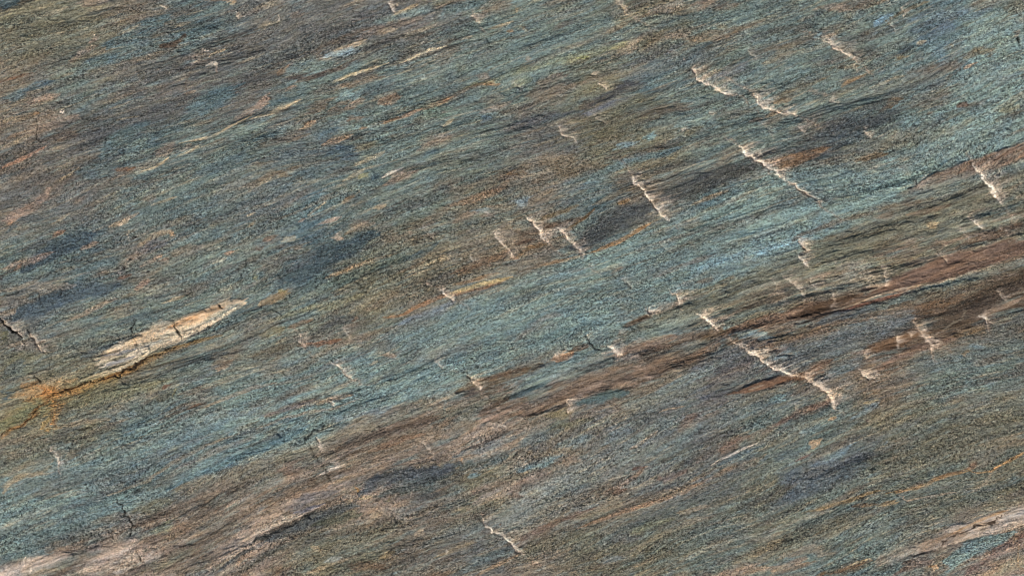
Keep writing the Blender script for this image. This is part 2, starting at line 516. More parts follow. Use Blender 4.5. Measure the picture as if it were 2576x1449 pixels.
S(P(1,0, 1240,1190, 1400,1140), 8, 'B', .8)
S(P(1,0, 1450,720, 1750,700), 20, 'G', .5)
S(P(1,0, 720,1260, 900,1180, 960,1150), 6, 'C', .5); S(P(1,0, 670,1370, 850,1270), 6, 'C', .55)
S(P(1,0, 780,1340, 850,1310), 5, 'Y', .7); S(P(1,0, 820,1370, 930,1300), 9, 'A', .8)
S(P(1,0, 940,1345, 1000,1310, 1110,1265), 4, 'H', .75, part='cream_vein', label='pale vein above the centre')
S(P(1,0, 950,1400, 1200,1290), 14, 'P', .6); S(P(1,0, 720,1130, 860,1100), 14, (140,126,104), .6)
S(P(1,0, 0,1380, 120,1310, 270,1330), 9, (134,108,82), .7); S(P(1,0, 30,1385, 120,1350), 4, 'C', .5)
S(P(1,0, 1820,1440, 1931,1330), 16, 'M', .6); crack(P(1,0, 1740,1410, 1890,1350), 1.6, 1.5, .6, part=None)
S(P(1,0, 1300,560, 1700,520), 40, 'G', .4, 1)

# --- upper right of centre
S([(1160,225), (1320,175), (1440,150), (1560,110)], 13, (136,138,110), .5, .9, part='olive_band', label='yellowish olive band in the upper middle')
S(P(2,0, 380,510, 460,495, 550,455, 660,400, 780,350), 2.2, (78,74,48), .75, brk=.2)
S(P(2,0, 500,440, 560,430), 6, (160,160,90), .7)
S(P(2,0, 760,370, 860,330), 8, 'Y', .5)
S(P(2,0, 760,430, 860,380, 960,290), 13, (158,140,120), .75, .7)
S(P(2,0, 200,640, 300,590, 420,560), 11, 'P', .55)
S(P(2,0, 0,640, 170,580), 14, (130,130,100), .5)
S(P(2,0, 770,290, 900,230, 1000,180, 1300,130), 24, 'T', .5, .8); S(P(2,0, 800,285), 10, 'L', .5)
S(P(2,0, 1100,90, 1200,80), 10, 'D', .6)
S(P(2,0, 720,240, 900,160), 10, (140,120,98), .7)
fracture([(1544,0), (1560,12), (1578,35), (1590,33), (1606,46)], 1.0, 3.0, 5, .85, col='Y', label='yellowish ochre fracture at the top edge')
S([(1606,46), (1640,34), (1690,20)], 4, 'M', .7); S([(1640,18), (1700,14), (1730,0)], 12, (156,140,126), .6)
S(P(2,0, 50,85, 20,60), 3, 'C', .6, jag=True)
S(P(2,0, 80,460, 140,440), 6, 'P', .7); S(P(2,0, 60,210, 100,240), 5, 'C', .5)
S(P(2,0, 900,480, 1050,420, 1250,340), 26, 'I', .5, .8)
S(P(2,0, 850,620, 1050,540, 1350,440, 1600,370), 24, (88,100,108), .6, .8)
S(P(2,0, 560,800, 700,740, 840,640, 1000,620), 15, (66,68,76), .85, .7)
S(P(2,0, 560,860, 720,800, 900,730), 11, (104,110,124), .8, .7)
S(P(2,0, 480,840, 600,780), 12, (106,92,82), .6)
fracture(P(2,0, 615,548, 650,575), .8, 2.6, 7, .8); fracture(P(2,0, 650,620, 720,680), .7, 2, 6, .6)
S(P(2,0, 100,730, 480,640), 26, 'M', .5, .9); S(P(2,0, 650,600, 850,620), 16, (120,106,80), .55)
S(P(2,0, 600,900, 900,780, 1250,720), 24, (124,120,98), .55, .9)
S(P(2,0, 900,920, 1050,840, 1330,780), 17, (108,88,68), .6, .8); S(P(2,0, 500,960, 1000,900), 24, 'V', .5, .9)
S(P(2,0, 1050,760, 1300,660), 10, 'T', .7); S(P(2,0, 1230,960, 1500,900), 14, 'T', .7)
S(P(2,0, 990,1040, 1090,1030), 12, (116,144,152), .75); S(P(2,0, 780,1110, 950,1070), 9, (122,148,164), .75)
S(P(2,0, 0,960, 260,880, 500,860), 14, (90,92,104), .45)
S(P(2,0, 700,1200, 850,1190, 1150,1110), 9, 'M', .6)
S(P(2,0, 560,1380, 700,1320, 830,1230, 1060,1180, 1250,1130), 16, (98,120,128), .8, .6)
S(P(2,0, 0,1330, 90,1290), 12, (120,86,58), .8); S(P(2,0, 60,1290, 250,1220, 700,1260), 24, (124,104,84), .6, .9)
S(P(2,0, 250,1280, 500,1300), 22, (122,98,72), .55, .9); S(P(2,0, 250,1100, 500,1140), 20, 'I', .4)
S(P(2,0, 0,1290, 70,1240), 7, 'D', .7)
S(P(2,0, 960,1280, 1000,1230, 1080,1190), 4, 'C', .5); S(P(2,0, 900,1260, 1100,1220, 1250,1190), 12, (112,98,78), .55)
fracture([(1740,160), (1748,182), (1757,200), (1775,210), (1800,222), (1830,240), (1858,242)], 1.6, 3.6, 14, .85, label='pale stepped fracture in the upper right of centre')
fracture([(1883,222), (1900,244), (1930,268), (1975,285), (2010,292)], 1.7, 3.2, 14, .8, label='second pale fracture right of the first')
fracture([(1785,282), (1793,288), (1806,282)], .8, 2.6, 7, .8); fracture([(1715,323), (1722,332)], .6, 2.4, 8, .6)
fracture([(1400,315), (1420,345), (1455,360)], .8, 3, 12, .5, label='faint pale fracture')
S(P(2,0, 1500,200, 1700,180), 10, 'C', .35); S(P(2,0, 1300,300, 1600,250, 1931,150), 12, 'O', .25)
S(P(2,0, 1360,30, 1560,10), 12, 'P', .5); S(P(2,0, 1200,260, 1350,260), 10, 'P', .4)
S(P(2,0, 1550,50, 1700,40), 8, 'M', .5); S(P(2,0, 1600,180, 1931,100), 20, 'T', .5)
S(P(2,0, 1560,560, 1800,480), 18, (106,104,110), .5); S(P(2,0, 1840,300, 1931,240), 16, 'I', .4)
S(P(2,0, 1300,1010, 1420,960), 10, (116,96,70), .6); S(P(2,0, 1800,910, 1931,880), 7, 'S', .75)
fracture([(1585,426), (1590,445), (1594,462), (1612,478), (1628,498), (1645,522), (1662,538), (1690,553)], 2.2, 4.0, 14, .95, label='white jagged fracture above the dark lens')
fracture([(1858,368), (1870,378), (1880,395), (1905,406), (1935,422), (1965,440), (1985,458)], 2.4, 4.4, 16, .95, label='bright white fracture at the right end of the grey lens')
fracture([(1985,458), (2020,485), (2072,518)], 1.0, 2.0, 8, .6, label='thin continuation of the bright fracture')
S([(1965,425), (2010,405), (2060,392)], 9, (112,84,66), .8, .7, brk=.2); S([(1950,415), (2000,412), (2040,402)], 8, (124,90,62), .8)
S([(1850,380), (1880,392), (1930,410)], 6, 'S', .5); S([(1720,440), (1790,425), (1850,380)], 5, 'M', .4)

# --- far upper right
S(P(3,0, 480,60, 700,30, 900,0), 16, 'M', .55, .9); S(P(3,0, 400,50, 640,60), 10, (150,132,118), .7); 
S(P(3,0, 250,180, 330,150), 9, 'D', .7); S(P(3,0, 370,100, 440,80), 9, 'D', .7); S(P(3,0, 0,250, 320,190), 14, 'Z', .55)
fracture(P(3,0, 990,45, 1010,75, 1040,108), .9, 3.0, 6, .95, label='small white fracture at the top right')
S(P(3,0, 900,185, 960,120, 1040,80, 1150,30, 1240,0), 6, (116,92,62), .85, .6)
S(P(3,0, 830,150, 900,135, 960,100), 13, (120,148,168), .8, .8)
S(P(3,0, 1100,140, 1400,110, 1650,90), 24, (110,130,144), .6, .9); S(P(3,0, 1250,260, 1420,160), 20, (100,116,134), .6)
S(P(3,0, 1040,250, 1250,290), 22, (96,114,126), .6); S(P(3,0, 1180,420, 1350,330), 22, (108,130,140), .6)
S(P(3,0, 400,250), 10, 'L', .5); S(P(3,0, 800,400, 1100,260), 26, 'T', .35)
S(P(3,0, 1500,300, 1800,250, 1931,200), 60, (126,144,142), .7, 1); S(P(3,0, 1450,600, 1931,500), 40, (126,146,148), .6, 1)
S(P(3,0, 1750,80, 1931,60), 26, (120,116,100), .55)
S(P(3,0, 0,480, 100,380, 230,310), 12, (128,116,98), .75, .7); 
fracture(P(3,0, 385,290, 500,350, 560,390, 640,440, 690,480), 1.3, 3, 12, .75, label='pale thin fracture near the top right')
S(P(3,0, 670,420, 820,370), 14, 'D', .55); S(P(3,0, 1000,390, 1090,350), 13, (56,64,70), .75); S(P(3,0, 1080,250), 8, 'X', .4)
S(P(3,0, 1130,330, 1200,310), 6, 'C', .7); S(P(3,0, 1390,345), 6, 'C', .6); S(P(3,0, 970,440, 1060,420), 7, (130,104,70), .8)
S(P(3,0, 1470,520, 1560,480), 5, (186,138,96), .85); S(P(3,0, 1490,430, 1560,390, 1670,430), 14, (138,118,92), .65)
crack(P(3,0, 1870,285, 1900,310, 1931,350), 2.4, 3, .9, label='short black crack at the right edge'); S(P(3,0, 1840,280, 1880,240), 8, 'P', .6)
S(P(3,0, 1100,530, 1420,500, 1420,560), 20, 'M', .5, .9)
S(P(3,0, 540,665, 600,620, 740,560), 6, (154,118,78), .8); S(P(3,0, 540,510, 680,500), 6, (130,100,66), .6); S(P(3,0, 870,520), 8, 'R', .5)
S(P(3,0, 0,750, 200,680, 380,610), 13, (120,98,72), .6, .8); S(P(3,0, 80,760, 210,740), 9, (140,112,84), .8)
S(P(3,0, 0,880, 120,830), 6, (160,124,80), .6)
S(P(3,0, 770,660, 900,610, 1070,560), 4, 'C', .55)
S(P(3,0, 750,700, 1100,620, 1400,600), 35, (118,116,108), .55, 1)
S(P(3,0, 820,830, 930,780, 980,790), 12, (120,88,58), .8); S(P(3,0, 750,830, 1000,870), 30, 'D', .6, .8)
S([(2055,345), (2130,320), (2230,300)], 38, (70,74,79), .75, .9, part='dark_lens', jag=True, label='dark grey lens in the upper right')
S([(1975,385), (2060,350), (2160,335)], 30, (78,86,92), .65, .9)
S([(1760,460), (1840,430), (2000,390)], 30, (78,78,77), .65, 1)
fracture([(2000,313), (2025,335)], .9, 4, 12, .7); fracture([(2168,330), (2188,345), (2192,350)], .9, 2.6, 7, .8, label='tiny white fracture inside the dark grey lens')
fracture([(2085,253), (2110,268)], .6, 2.4, 6, .6); S([(2040,222), (2080,238)], 8, 'P', .45)
S(P(3,0, 1430,800, 1510,785), 8, (106,68,48), .85); S(P(3,0, 1210,860, 1250,850), 5, 'R', .6)
S(P(3,0, 1700,910, 1850,870, 1931,830), 8, (90,72,52), .8); S(P(3,0, 1750,830, 1931,800), 14, (128,116,90), .6); S(P(3,0, 1690,1020, 1750,1005), 6, 'S', .7)
S(P(3,0, 0,1210, 200,1190, 420,1130), 14, (124,84,54), .8, .6)
S(P(3,0, 640,1220, 750,1190, 900,1160), 9, (122,88,56), .8); S(P(3,0, 740,1290, 860,1250), 4, 'C', .6)
S(P(3,0, 1000,1290, 1400,1190, 1931,1020), 46, (122,142,142), .75, 1); S(P(3,0, 1250,1130, 1931,930), 30, (124,140,138), .5, 1)
S(P(3,0, 550,1120, 1100,1060, 1500,950), 20, (112,110,96), .45)
S([(1935,460), (2120,450), (2300,430)], 40, (112,134,138), .6, 1)
# brown band at the right edge, upper
S([(2290,480), (2400,440), (2480,412), (2560,385), (2640,350)], 22, (124,92,74), .9, .35, brk=.2, smooth=.5, part='brown_band', label='reddish brown band entering at the right edge')
S([(2200,540), (2300,500), (2420,470), (2560,440), (2640,415)], 26, (112,100,84), .8, .7, smooth=.2)
S([(2480,435), (2540,410), (2640,380)], 7, (152,124,104), .6); S([(2500,440), (2550,425), (2620,420)], 12, (112,116,108), .7)
S([(2240,500), (2300,480), (2330,483)], 9, (92,70,56), .8); 
fracture([(2450,408), (2455,430), (2475,450), (2495,470), (2500,490), (2520,515)], 2.6, 5.0, 22, .95, label='thick white fracture at the right edge')
fracture([(2305,458), (2322,470)], 1.0, 4, 12, .7)

# --- left middle: dark lenses, pink streaks, cracks
S(P(0,1, 0,240, 120,170, 330,30, 350,-30), 15, (160,132,116), .65, .8); S(P(0,1, 330,40, 330,-10), 5, 'P', .8)
S(P(0,1, 30,250, 130,190), 6, (172,134,110), .7); S(P(0,1, 60,280, 130,260), 10, 'A', .8); S(P(0,1, 130,290, 220,265), 5, 'R', .6)
S(P(0,1, 370,340, 470,305), 7, (150,112,88), .85, .6)
S(P(0,1, 600,440, 700,390, 760,370), 7, (160,128,104), .85)
S([(55,678), (100,655), (145,625), (200,605), (240,590)], 25, (68,84,96), .95, .45, brk=.15, part='dark_lens', jag=True, label='dark blue grey lens near the left edge')
S(P(0,1, 0,600, 100,560, 360,470), 10, (166,134,114), .6); S(P(0,1, 90,600, 160,545), 6, 'R', .75)
S(P(0,1, 180,300, 480,160, 900,200), 36, (100,98,92), .4, 1)
S(P(0,1, 850,260, 950,220, 1050,160), 7, (172,150,128), .8); S(P(0,1, 900,240, 940,210), 5, 'H', .6, jag=True); S(P(0,1, 965,360, 968,270), 1.6, 'H', .6, jag=True)
S(P(0,1, 1040,410, 1150,340, 1250,300, 1330,290), 9, (170,146,120), .7, .7); S(P(0,1, 1290,330, 1330,300), 6, (190,150,112), .7)
S(P(0,1, 1100,60, 1200,30), 9, 'M', .6); S(P(0,1, 1150,100, 1330,40), 4, 'C', .5); S(P(0,1, 420,230, 520,170), 5, 'C', .45)
S(P(0,1, 1400,180, 1700,60, 1931,20), 36, (92,108,114), .5, .9); S(P(0,1, 1850,190, 1920,160), 4, 'C', .7); S(P(0,1, 1870,270, 1931,230), 5, 'C', .5)
S(P(0,1, 1040,440, 1180,400, 1250,380), 15, (94,92,98), .6)
S(P(0,1, 900,620, 960,520, 1100,430), 17, (150,132,122), .6, .9); S(P(0,1, 1050,560, 1150,520, 1230,470), 8, (170,138,116), .65); S(P(0,1, 1190,550, 1280,500), 9, (160,128,110), .7)
S(P(0,1, 870,660, 960,630), 6, (120,78,58), .8); crack(P(0,1, 860,690, 960,675, 1000,650, 1090,620), 1.6, 1.5, .6, part=None)
for q in ((992,495),(935,575),(893,562),(968,598),(1115,620)):
    crack(P(0,1, q[0]-12,q[1]+8, q[0]+12,q[1]-8), 2.2, 2, .85, part=None)
S([(5,800), (90,780), (170,735), (270,725), (300,712)], 28, (72,86,98), .92, .5, brk=.2, part='dark_lens', jag=True, label='long dark blue grey lens at the left, lower one')
S(P(0,1, 700,560, 1300,560), 20, 'G', .35); S(P(0,1, 1180,640, 1300,560, 1520,480), 30, (96,106,102), .55, .8)
S(P(0,1, 990,750, 1080,690, 1130,650), 8, (176,140,122), .75); S(P(0,1, 1310,460, 1550,410), 16, (138,120,104), .5)
S(P(0,1, 1680,480, 1760,455), 5, (168,130,106), .8); S(P(0,1, 1590,550, 1720,500), 5, 'C', .5)
crack(P(0,1, 970,670, 970,760, 962,880, 970,960), 1.3, 1.5, .6, col='S', label='fine rusty vertical crack on the left')
crack(P(0,1, 1012,965, 1005,1020, 1010,1085), 2.2, 3, .85, label='short black vertical crack above the quartz lens')
S(P(0,1, 500,980, 620,935, 800,830, 900,800), 7, (166,142,122), .7); S(P(0,1, 1220,845, 1300,815, 1380,790), 4, 'C', .75)
crack(P(0,1, 0,805, 80,775, 200,740, 290,745), 1.8, 1.5, .7, label='thin dark crack at the left edge'); crack(P(0,1, 292,745, 290,820), 1.8, 2, .75); crack(P(0,1, 455,715, 470,770), 2.0, 2, .8)
S(P(0,1, 0,750, 250,720, 520,730), 12, (146,130,116), .6); S(P(0,1, 0,850, 240,800), 14, (130,112,98), .55); S(P(0,1, 0,930, 120,905), 9, (170,148,126), .7)
S(P(0,1, 780,1030, 900,990, 1300,880, 1390,850), 8, (84,92,94), .65); crack(P(0,1, 1130,920, 1230,900, 1390,850), 1.4, 1, .5, part=None); 
S(P(0,1, 0,640, 60,620), 12, (70,66,68), .8)
# crushed crack at the far left
fracture([(2,793), (14,818), (40,828), (60,852)], 1.2, 5, 9, .9, label='pale crushed zone beside the black crack at the left edge')
crack([(3,795), (12,815), (30,822), (50,838), (58,850)], 2.6, 4, .95, label='jagged black crack entering at the left edge')
crack([(68,830), (80,850), (92,868), (110,862)], 2.4, 3.5, .9, label='jagged black crack beside the first')
fracture([(72,842), (90,870), (118,880)], 1.0, 3.4, 8, .8); S(P(0,1, 150,1190, 160,1150), 3.5, 'H', .8, jag=True); crack(P(0,1, 175,1110, 180,1190), 1.4, 2, .7, part=None)
crack([(120,880), (127,925)], 1.2, 1.5, .5, part=None); crack([(92,925), (90,943), (98,955), (106,966)], 2.0, 2.5, .85, label='short hooked black crack above the rust stain')
S(P(0,1, 60,1160, 300,1170), 18, (146,124,110), .5)
S(P(0,1, 0,1090, 60,1080), 20, (92,86,60), .8); S(P(0,1, 20,1290, 300,1250), 34, (118,110,84), .55, 1)
S(P(0,1, 60,1350, 200,1300), 16, (100,108,106), .7)
# quartz lens and its rusty seam
S(P(0,1, 640,1240, 900,1150, 1050,1080), 14, (84,92,96), .7)
S([(240,915), (275,893), (330,865), (400,830), (450,822), (500,800), (545,775), (590,755), (622,762)], 21, (192,166,138), .9, .8, .3, brk=.3, lift=1.6, smooth=.8,
  part='quartz_lens', label='pale cream quartz lens with orange stain on its upper edge')
S([(250,925), (310,905), (350,880), (420,855), (490,838), (545,810), (560,800)], 12, (202,182,160), .85, .9, brk=.4, lift=1.0, smooth=.8,
  part='quartz_lens', label='whiter lower half of the pale quartz lens')
S([(300,905), (400,870), (480,840), (560,795), (600,770)], 9, (204,182,158), .8, .9, brk=.2)
S([(430,822), (490,800), (540,775), (575,765)], 13, (184,132,82), .7, 1, brk=.4)
S([(300,880), (380,850), (430,830)], 10, (176,146,118), .5, 1, brk=.6)
S([(380,860), (470,835), (530,810)], 5, (172,142,112), .5, 1, brk=.6)
S([(195,962), (250,944), (300,928), (350,900), (400,872)], 8, (202,180,150), .85, .9, part='quartz_lens', label='thin lower tip of the quartz lens', smooth=.6)
S([(255,895), (290,893), (340,880)], 5, (104,104,112), .85, .5); S([(270,918), (310,905), (332,898)], 5, (108,108,114), .85, .5)
S([(335,845), (360,850), (400,842)], 12, (184,152,120), .5); S([(600,770), (560,795), (580,785), (620,768)], 3, (222,200,170), .8)
S([(535,833), (560,818), (585,800), (632,760)], 7, (84,104,110), .85, .5)
S([(215,962), (260,950), (310,938), (350,915), (400,888), (450,870), (500,858), (540,845)], 8, (150,116,66), .7, 1, brk=.3)
S([(180,985), (250,962), (330,935), (400,895), (470,868)], 9, (150,108,52), .75, 1, brk=.3)
crack([(215,966), (265,950), (300,940), (350,912), (385,895), (420,880), (450,870)], 2.2, 3, 1, col=(62,38,18), part='rust_seam', label='dark rusty seam under the quartz lens')
S([(220,965), (300,938), (350,912), (400,890)], 3.4, (120,72,26), .8, 1, brk=.3)
S([(440,870), (500,858), (560,843)], 5, (146,100,44), .8)
crack([(432,812), (442,830), (452,850), (458,865)], 1.6, 2.5, .85, label='short dark crack across the quartz lens'); crack([(549,763), (563,785)], 1.7, 2.5, .85, label='short dark crack at the right of the quartz lens')
crack([(335,845), (345,862), (350,885), (348,915)], 1.1, 1.5, .55, col='S'); crack([(318,860), (326,880)], .9, 1, .5, part=None)
crack([(490,828), (500,838)], .9, 1, .5, part=None)
S([(100,1010), (170,985), (250,955)], 22, (140,124,86), .5, 1)
S([(540,935), (585,908)], 10, (150,122,96), .7); S([(520,930), (610,890)], 12, 'M', .35)

# --- middle
S([(705,705), (760,690), (810,655), (870,625), (930,593), (955,585)], 27, (64,80,89), .95, .4, brk=.1, part='dark_lens', jag=True, label='dark blue grey lens left of the centre')
S([(700,690), (745,665), (800,640)], 14, (78,86,94), .5)
S([(820,700), (870,680), (930,660), (990,640)], 9, (168,142,110), .8, .7, part='tan_band', label='tan streak under the dark lens')
S([(790,740), (830,720), (960,660), (1060,640)], 14, (92,108,104), .6)
S([(1028,652), (1060,640), (1090,622), (1110,608)], 8, (78,92,98), .85, .5)
S([(740,632), (760,622)], 4, 'P', .6); S([(870,562), (925,560)], 10, (130,116,104), .5)
S(P(1,1, 500,240, 600,200, 660,180), 6, (188,158,138), .8); S(P(1,1, 330,220, 380,200), 4, 'P', .8); S(P(1,1, 880,130, 1000,90), 6, (176,152,124), .8)
S(P(1,1, 400,180, 520,80), 4, 'C', .55); S(P(1,1, 650,75, 740,40), 7, 'O', .45); S(P(1,1, 740,15), 6, 'C', .5); S(P(1,1, 560,350, 660,352), 5, 'P', .8)
fracture([(838,596), (862,602)], .7, 2.6, 7, .8)
S(P(1,1, 680,310, 780,260, 880,250), 11, (166,140,116), .65, .8); S(P(1,1, 180,380, 300,350), 7, 'C', .5); S(P(1,1, 60,370, 140,340), 8, (140,96,70), .65)
S(P(1,1, 0,440, 50,420), 7, 'R', .6); S(P(1,1, 250,480, 400,420), 10, (108,96,76), .5)
S(P(1,1, 170,740, 250,760), 8, 'Y', .7); S(P(1,1, 60,850, 160,800, 260,740), 12, (150,122,86), .6); S(P(1,1, 0,640), 10, 'Y', .5)
S(P(1,1, 100,970, 400,880, 600,850, 820,770), 10, (150,142,108), .55); S(P(1,1, 100,900, 500,700, 800,640), 26, (98,112,104), .5, 1)
S(P(1,1, 0,1080, 200,1040), 13, (140,118,80), .55); S(P(1,1, 250,1030, 330,995, 440,965), 6, (138,92,56), .8); S(P(1,1, 700,975, 770,945), 6, (120,80,54), .7)
S(P(1,1, 480,1060, 600,980, 700,940), 17, (84,84,84), .7, .8); S(P(1,1, 0,1250, 150,1200, 330,1140), 16, (100,84,66), .6)
S(P(1,1, 350,1145, 480,1145, 640,1110), 7, (132,82,54), .9, .6); S(P(1,1, 350,1110, 500,1080), 8, (64,54,48), .7)
fracture([(747,840), (757,862), (768,870)], 1.2, 3, 9, .9, label='white fracture at the left end of the rust streak')
fracture([(836,917), (856,927), (890,952)], 1.0, 3.0, 10, .8, label='small white fracture below the rust streak')
S(P(1,1, 380,1260, 700,1130, 1000,1040, 1100,1010), 11, (150,120,96), .4); S(P(1,1, 600,1300, 760,1240, 1000,1090, 1150,1040), 9, (74,70,72), .55); S(P(1,1, 150,1449, 400,1380, 640,1260), 8, (96,84,80), .55)
S(P(1,1, 820,890, 1060,770, 1200,800), 17, (136,112,90), .55, .9); S(P(1,1, 930,960, 1100,930, 1250,850, 1440,770, 1700,730, 1931,640), 6, (160,110,70), .7)
S(P(1,1, 1450,770, 1600,720, 1931,640), 7, (186,160,112), .8, part='tan_band', label='pale yellow streak at the centre'); S(P(1,1, 1500,700, 1700,650, 1830,610), 5, 'O', .55)
S(P(1,1, 1500,610, 1700,540, 1931,440), 17, (120,88,66), .75, .8); S(P(1,1, 1250,700, 1500,650), 18, 'Z', .5)
S(P(1,1, 1100,640, 1200,590, 1330,530, 1430,480), 4, (186,170,140), .75); S(P(1,1, 1380,490, 1480,500), 7, 'C', .6)
fracture([(1090,718), (1110,733), (1125,745), (1145,752)], 1.3, 3.2, 12, .85, label='white fracture near the centre'); fracture([(1135,640), (1125,660)], .6, 2.4, 8, .5)
S(P(1,1, 1150,270, 1280,250, 1500,90), 17, (128,104,84), .6, .9); S(P(1,1, 1480,110, 1700,40, 1900,-30), 11, (150,118,90), .65); S(P(1,1, 1000,330, 1200,370, 1400,330), 22, (110,92,74), .6, .9)
S(P(1,1, 1500,230, 1700,130, 1850,110), 9, (140,104,78), .6); S(P(1,1, 1650,140, 1750,130), 9, 'L', .55)
S(P(1,1, 1720,150, 1760,180), 7, 'H', .7, jag=True); S(P(1,1, 1720,190, 1780,170), 9, (170,130,104), .6)
fracture([(1232,584), (1250,605), (1275,628), (1300,650)], .9, 2.6, 14, .5, label='faint pale fracture left of the centre lens')
S(P(1,1, 1550,260, 1931,150), 30, (98,108,106), .5, 1); S(P(1,1, 1130,300, 1170,330), 5, 'P', .7)
S(P(1,1, 1050,1010, 1350,900, 1500,820), 13, (118,128,144), .55, .8); S(P(1,1, 1050,1060, 1400,960), 9, 'M', .5)
S(P(1,1, 1000,1130, 1300,1050, 1931,850), 60, (112,130,132), .55, 1); S(P(1,1, 200,1290, 480,1180), 34, (116,130,130), .6, 1)
S(P(1,1, 1150,1300, 1500,1180, 1700,1160), 26, (124,118,112), .5, 1); S(P(1,1, 960,1230, 1050,1240), 7, (160,130,108), .7)
S(P(1,1, 850,1300, 920,1280), 4, 'C', .5); fracture([(1095,905), (1118,925)], .5, 2, 8, .5)

# --- right of centre: brown hooks, dark lens, the big blue green band
S([(1288,610), (1320,590), (1360,572), (1400,562)], 24, (110,86,70), .7, .9); S([(1290,575), (1340,560), (1370,555)], 20, 'G', .4)
S([(1345,565), (1380,545), (1420,530), (1450,520)], 7, (132,100,62), .8); S([(1400,560), (1420,548), (1440,535)], 14, (106,114,110), .7)
S([(1425,585), (1455,562), (1475,545), (1488,530)], 7, (104,70,34), .95, .6, brk=.1); S([(1365,575), (1395,568), (1430,560), (1460,552)], 10, (98,70,50), .85, .7)
S([(1300,650), (1330,625), (1380,610)], 7, (142,100,62), .85); S([(1290,648), (1305,650)], 5, (190,150,124), .7)
S([(1300,615), (1340,605)], 7, (84,54,40), .8); S([(1420,640), (1440,590), (1480,560), (1510,540)], 12, (104,118,116), .7)
S([(1480,520), (1520,505), (1560,480), (1620,470)], 9, (140,112,84), .6); S([(1560,510), (1590,500)], 6, (160,120,72), .7)
S([(1440,628), (1500,590), (1560,555), (1600,530), (1640,505)], 33, (70,72,74), .88, .6, .35, brk=.1, part='dark_lens', jag=True, label='charcoal grey lens right of the centre')
S([(1640,515), (1700,490), (1780,455), (1850,430), (1890,420)], 30, (72,73,73), .85, .6, part='dark_lens', jag=True, label='charcoal grey lens above and right of the first')
S([(1655,515), (1685,505)], 4, 'C', .65); S([(1745,515), (1775,502), (1830,480)], 6, (150,118,80), .7)
S([(1370,665), (1430,650), (1480,640)], 5, 'O', .5); S([(1480,640), (1520,622), (1560,605), (1600,580), (1640,560)], 6, (156,118,78), .9, .6, part='tan_band', label='tan rim under the charcoal lens')
S([(1300,690), (1360,665), (1420,650)], 6, (140,110,84), .6)
fracture([(1327,548), (1340,565), (1357,585), (1372,598), (1385,612)], 2.2, 4.4, 12, .95, label='white fracture crossing the small brown hook, left one'); fracture([(1402,575), (1420,590), (1432,612), (1445,622), (1466,648)], 2.0, 4.0, 10, .95, label='white fracture crossing the small brown hook, right one')
S([(1290,528), (1320,508), (1330,500)], 13, (112,130,142), .6)
S([(1288,960), (1450,900), (1600,830), (1800,720), (2040,640)], 70, (112,132,136), .6, 1)
S([(700,1100), (1000,960), (1290,850), (1560,740), (1900,640), (2200,520), (2576,420)], 60, (114,134,136), .4, 1)
S([(1300,830), (1500,740), (1700,650), (1930,540)], 26, (98,112,116), .4, 1)
S([(1720,690), (1780,665), (1850,645), (1960,620), (2060,590)], 22, (128,158,172), .75, .9, part='blue_band', label='light blue streak right of the centre')
S([(1640,700), (1740,660), (1800,640)], 6, (146,128,118), .5); S([(1540,690), (1570,670)], 5, 'P', .5)
S([(1960,620), (2030,590), (2120,560)], 20, (122,148,158), .6); S([(1860,690), (1960,650)], 10, (112,140,152), .5)
S([(1300,870), (1400,840), (1500,810)], 16, (82,108,116), .45); S([(1288,1000), (1400,930), (1480,880)], 24, (110,134,138), .5)
S([(1360,700), (1440,680)], 12, 'L', .3); S([(1290,860), (1370,800), (1420,790)], 9, (140,122,116), .4)
# brown and olive country under the blue band
S([(1560,850), (1660,800), (1760,770), (1900,700), (2060,650), (2200,590), (2400,520), (2620,470)], 44, (112,108,92), .75, .9, smooth=.3)
S([(1700,740), (1760,735), (1830,715)], 9, (150,130,92), .55); S([(1700,765), (1740,750), (1780,735)], 8, (102,82,60), .8); S([(1745,715), (1790,705)], 7, (124,92,66), .6)
fracture([(1690,738), (1702,750), (1708,770)], 1.5, 4, 16, .8, label='white fracture on the brown border below the blue streak'); S([(1640,790), (1660,780), (1700,765), (1720,755)], 9, (150,124,106), .6)
S([(1575,820), (1600,810), (1640,790)], 9, (94,68,50), .9, .6, smooth=.5, part='brown_band', label='short dark brown patch on the edge of the blue band')
fracture([(1632,780), (1648,795)], 1.2, 5, 16, .75); S([(1795,720), (1830,705), (1850,692)], 8, (104,84,62), .7)
S([(1570,870), (1640,840), (1740,800)], 26, (116,128,122), .6, 1); S([(1400,960), (1430,935), (1475,925)], 14, (130,138,134), .4)
S([(1160,985), (1210,965), (1280,945), (1340,925), (1385,905)], 16, (98,70,44), .78, .7, .4, brk=.4, smooth=.6, part='brown_band', label='dark brown patch at the bottom centre')
S([(1390,915), (1420,895), (1450,885)], 12, (164,128,100), .9, .6, smooth=.6, part='brown_band', label='pinkish tan patch right of the dark brown patch'); S([(1405,885), (1420,890)], 9, (208,192,180), .6, 1)
S([(1440,880), (1460,875), (1480,868)], 8, (112,72,44), .9, .5); S([(1540,895), (1590,870), (1640,862), (1700,850)], 22, (136,104,86), .7, .9, smooth=.6)
S([(1590,880), (1640,870), (1680,870)], 14, (122,88,68), .6, .9, smooth=.5)
S([(1535,880), (1555,890), (1590,900), (1620,920)], 13, (190,166,150), .7, 1, smooth=.7); S([(1600,920), (1640,945), (1645,935)], 16, (180,152,136), .65, 1, smooth=.6)
fracture([(1530,872), (1548,885), (1565,890)], 1.6, 4, 20, .7, label='pale bruised fracture on the brown patch'); crack([(1478,852), (1490,862), (1505,875), (1515,880)], 1.8, 2.5, .85, label='short black crack at the edge of the blue band'); fracture([(1474,842), (1486,850)], .8, 3, 6, .8)
